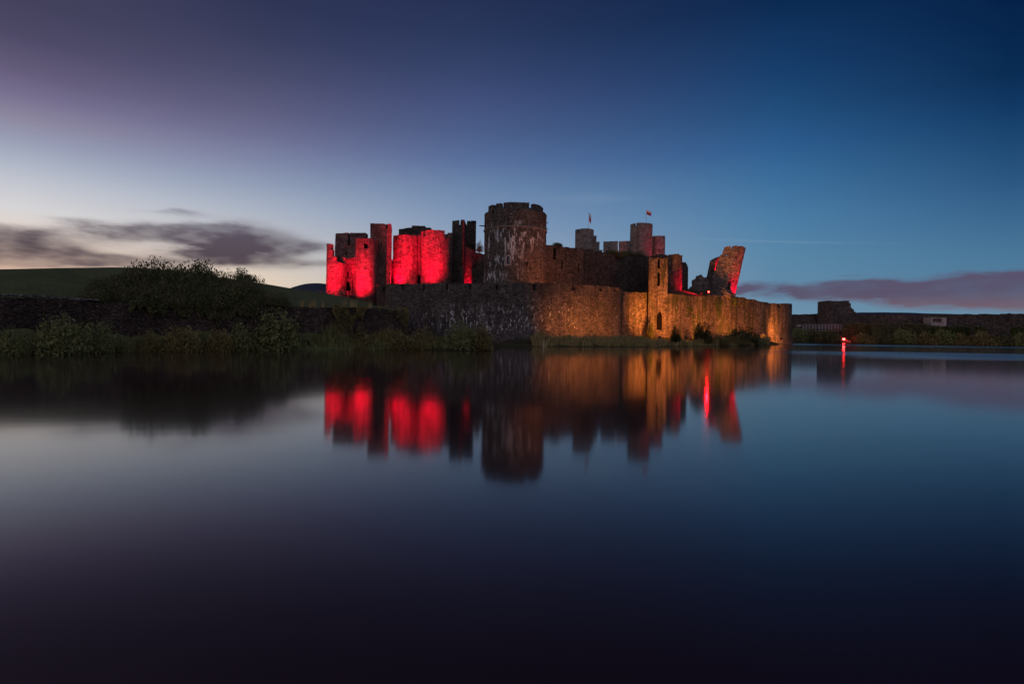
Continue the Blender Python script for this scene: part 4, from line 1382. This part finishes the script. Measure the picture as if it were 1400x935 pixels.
tag(mb.build('boulder', 'pale_stone'), 'small pale boulder on the dark bank left of the railing', 'boulder')

G = 'bushes along the far shore'
fb = [(0,1094,468.5,210,26,452,'bush filling the far bank below the pale boulder'),(2,1112,468.5,209,26,453,'dark bush below the railing on the far shore'),(2,1136,468.5,207,26,455,'dark bush just left of the red lamp'),
      (1,1181,469,203,32,458,'low golden bush just right of the red lamp'),(2,1205,469.5,202,26,457,'dark bush below the join of the two hedges'),(0,1237,470.5,199.5,34,454,'tall green bush below the long brown-green hedge'),
      (1,1268,471,197,34,457,'golden bush below the pale hut'),(0,1292,471.5,195,30,454.5,'tallest green bush below the hut hedge'),(1,1316,472,192.5,30,459,'golden bush below the end of the hut hedge'),
      (1,1346,473,188.5,40,457,'broad golden bush below the short ivy patch'),(2,1378,474,185,36,461,'dark low bush second from the right edge'),(0,1402,474.5,182,34,459,'green bush at the right edge of the far shore'),
      (0,1160,461,210,24,452,None)]
for i, (k, px, by, Y, wp, ty, lab) in enumerate(fb):
    if lab: bush('far', k, px, by, Y, wp, ty, lab, G)

# ================================================================== footbridge at the outer gatehouse
root = thing('footbridge', 'narrow wooden bridge with red-lit rails, leading to the outer gatehouse', 'footbridge', (WX(466,112), 112, 0))
mb = MB(); rl = MB()
bp0, bp1 = P(440, 405.0, 108), P(475, 405.5, 118.3)
d_ = (bp1 - bp0).normalized(); s_ = Vector((-d_.y, d_.x, 0))
mb.face([bp0 - s_*.8, bp1 - s_*.8, bp1 + s_*.8, bp0 + s_*.8])
mb.face([v + Vector((0,0,-.2)) for v in (bp0 - s_*.8, bp1 - s_*.8, bp1 + s_*.8, bp0 + s_*.8)])
for e in (-.8, .8):
    mb.face([bp0 + s_*e, bp1 + s_*e, bp1 + s_*e - Vector((0,0,.2)), bp0 + s_*e - Vector((0,0,.2))])
mb.build('deck', 'wood', root)
for e in (-.75, .75):
    for i in range(8):
        p = bp0.lerp(bp1, i / 7) + s_ * e
        pb = MB(); pb.box(p.x-.06, p.x+.06, p.y-.06, p.y+.06, p.z - (3.5 if i % 3 == 1 else .1), p.z + 1.05); pb.build('post', 'wood', root)
    for hgt in (.55, 1.0):
        rl.bar(bp0 + s_*e + Vector((0,0,hgt)), bp1 + s_*e + Vector((0,0,hgt)), .06, .06, 5)
rl.build('rail', 'wood', root)

# ================================================================== FLOODLIGHTS
def flood(pos, target, power, col, label, lens='lens_red', size=.25, angle=110, blend=.7, group=None, w_=.5, scale=1.0, stand=.35, light=True):
    pos = Vector(pos); target = Vector(target)
    rt = thing('floodlight', label, 'floodlight', pos, group)
    d = (target - pos).normalized()
    q = d.to_track_quat('-Z', 'Y').to_matrix().to_4x4()
    T = Matrix.Translation(pos) @ q @ Matrix.Scale(scale, 4)
    mb = MB()
    hw, hh, dp = w_ / 2, w_ * .36, .18
    for (x0, x1, y0, y1, z0, z1) in ((-hw, hw, -hh, hh, .03, dp), (-hw, hw, hh, hh+.03, -.05, dp), (-hw, hw, -hh-.03, -hh, -.05, dp), (-hw-.03, -hw, -hh-.03, hh+.03, -.05, dp), (hw, hw+.03, -hh-.03, hh+.03, -.05, dp)):
        mb.box(x0, x1, y0, y1, z0, z1, T)
    mb.build('housing', 'iron', rt, weld=False)
    mb = MB(); mb.face([T @ Vector(c) for c in ((-hw+.02,-hh+.02,.02),(hw-.02,-hh+.02,.02),(hw-.02,hh-.02,.02),(-hw+.02,hh-.02,.02))])
    mb.build('lens', lens, rt)
    mb = MB()
    mb.bar(pos + Vector((0,0,-stand*scale)), pos + Vector((0,0,-.02)), .04*scale, .04*scale); mb.box(pos.x-.18*scale, pos.x+.18*scale, pos.y-.18*scale, pos.y+.18*scale, pos.z-(stand+.05)*scale, pos.z-stand*scale)
    mb.build('stand', 'iron', rt, weld=False)
    if light:
        ld = bpy.data.lights.new('flood_beam', 'SPOT')
        ld.energy = power; ld.color = col; ld.spot_size = R(angle); ld.spot_blend = blend; ld.shadow_soft_size = size
        lo = bpy.data.objects.new('flood_beam', ld)
        COL.objects.link(lo)
        lo.parent = rt
        lo.matrix_parent_inverse = Matrix.Translation(pos).inverted()
        lo.matrix_basis = Matrix.Translation(pos + d * .12) @ q
    return rt

def at(px, py, Y): return P(px, py, Y)
GR = 'red floodlights below the west gatehouses'
RL = 'red floodlight lighting the west gatehouses, hidden from the lake'
# outer gatehouse
flood(at(444, 406, 111.5), at(454, 360, 117.5), 19000, RED, RL, group=GR, angle=110, blend=1.0)
flood(at(481, 414, 110.3), at(495, 366, 115.4), 34000, RED, RL, group=GR, angle=86, blend=1.0)
flood(at(481, 405, 115.8), at(478, 370, 121), 600, RED, RL, group=GR, angle=100)
# inner gatehouse
flood(at(540, 397, 120), at(547, 330, 123.5), 19000, RED, RL, group=GR, angle=104, blend=1.0)
flood(at(580, 398, 116), at(588, 330, 121), 40000, RED, RL, group=GR, angle=100, blend=1.0)
flood(at(567, 394, 121.2), at(570, 365, 124.5), 600, RED, RL, group=GR, angle=100)
flood(at(640, 394, 128.8), at(637, 350, 131), 2000, RED, RL, group=GR, angle=130)
# terrace beside the leaning tower
flood(at(969, 399, 122.8), at(938, 399, 121.3), 1500, DEEP_RED, 'glaring red floodlight on the terrace at the foot of the leaning tower', lens='lens_hot', w_=.46, angle=170)
flood(at(958, 401.5, 123), at(922, 385, 127), 7500, RED, 'red floodlight behind the amber wall, turned towards the squat round tower', angle=72)
flood(at(1013, 409.5, 134), at(1006, 368, 136.5), 9000, RED, 'red floodlight behind the amber wall, right of the leaning tower', angle=100)
flood(at(985, 377, 138.4), at(971, 362, 140.5), 5000, RED, 'red floodlight inside the broken shell of the leaning tower', angle=130)
flood(at(914, 354, 146), at(892, 322, 151), 1100, RED, 'red floodlight in the inner court right of the flag turrets', angle=110)
# amber floods along the foot of the south wall
GA = 'amber floodlights along the foot of the south wall'
AL = 'amber floodlight behind the reeds, facing up the south wall'
for px, Y, tx, ty, tY, pw in ((778, 87.5, 782, 430, 96, 4200), (812, 90, 814, 432, 99, 6000), (848, 92.5, 848, 432, 104, 5200), (902, 98, 900, 420, 110, 52000), (938, 105, 938, 430, 117, 9500), (978, 112.5, 980, 434, 125, 12500), (1012, 119, 1015, 436, 131, 15500), (1045, 127, 1050, 434, 139, 16000), (1068, 135.5, 1074, 434, 147, 13000)):
    b = at(px, 463, Y); b.z = 1.45
    flood(b, at(tx, ty, tY), pw, AMBER, AL, lens='lens_amber', group=GA, angle=(80 if px == 902 else 120), blend=1.0, stand=.45)
b = at(785, 394, 101); b.z = 8.2
flood(b, at(752, 345, 112), 5500, (1.0, .25, .07), 'amber floodlight on the wall walk below the big drum tower', lens='lens_amber', angle=120, blend=1.0)

# red lamp on the far shore
root = thing('landing_stage', 'small dark landing stage under the red lamp at the far water edge', 'jetty', (WX(1155,203), 203, 0))
mb = MB(); xx = WX(1155,203); mb.box(xx-1.6, xx+1.6, 201.8, 205, .45, .65); mb.build('deck', 'wood', root, weld=False)
for sx_ in (-1.4, 1.4):
    pb = MB(); pb.bar((xx+sx_, 202.1, -1.5), (xx+sx_, 202.1, .45), .12); pb.build('post', 'wood', root)
flood(at(1153.6, 463.6, 202.6), at(1152, 462, 190), 700, DEEP_RED, 'glaring red floodlight at the water edge of the far shore', lens='lens_hot', w_=.75, angle=160, stand=.5)
flood(at(1156.8, 462.9, 203.4), at(1158, 458, 215), 350, RED, 'red floodlight turned towards the far bank', lens='lens_hot', w_=.7, angle=140, stand=.8)

bpy.context.view_layer.update()
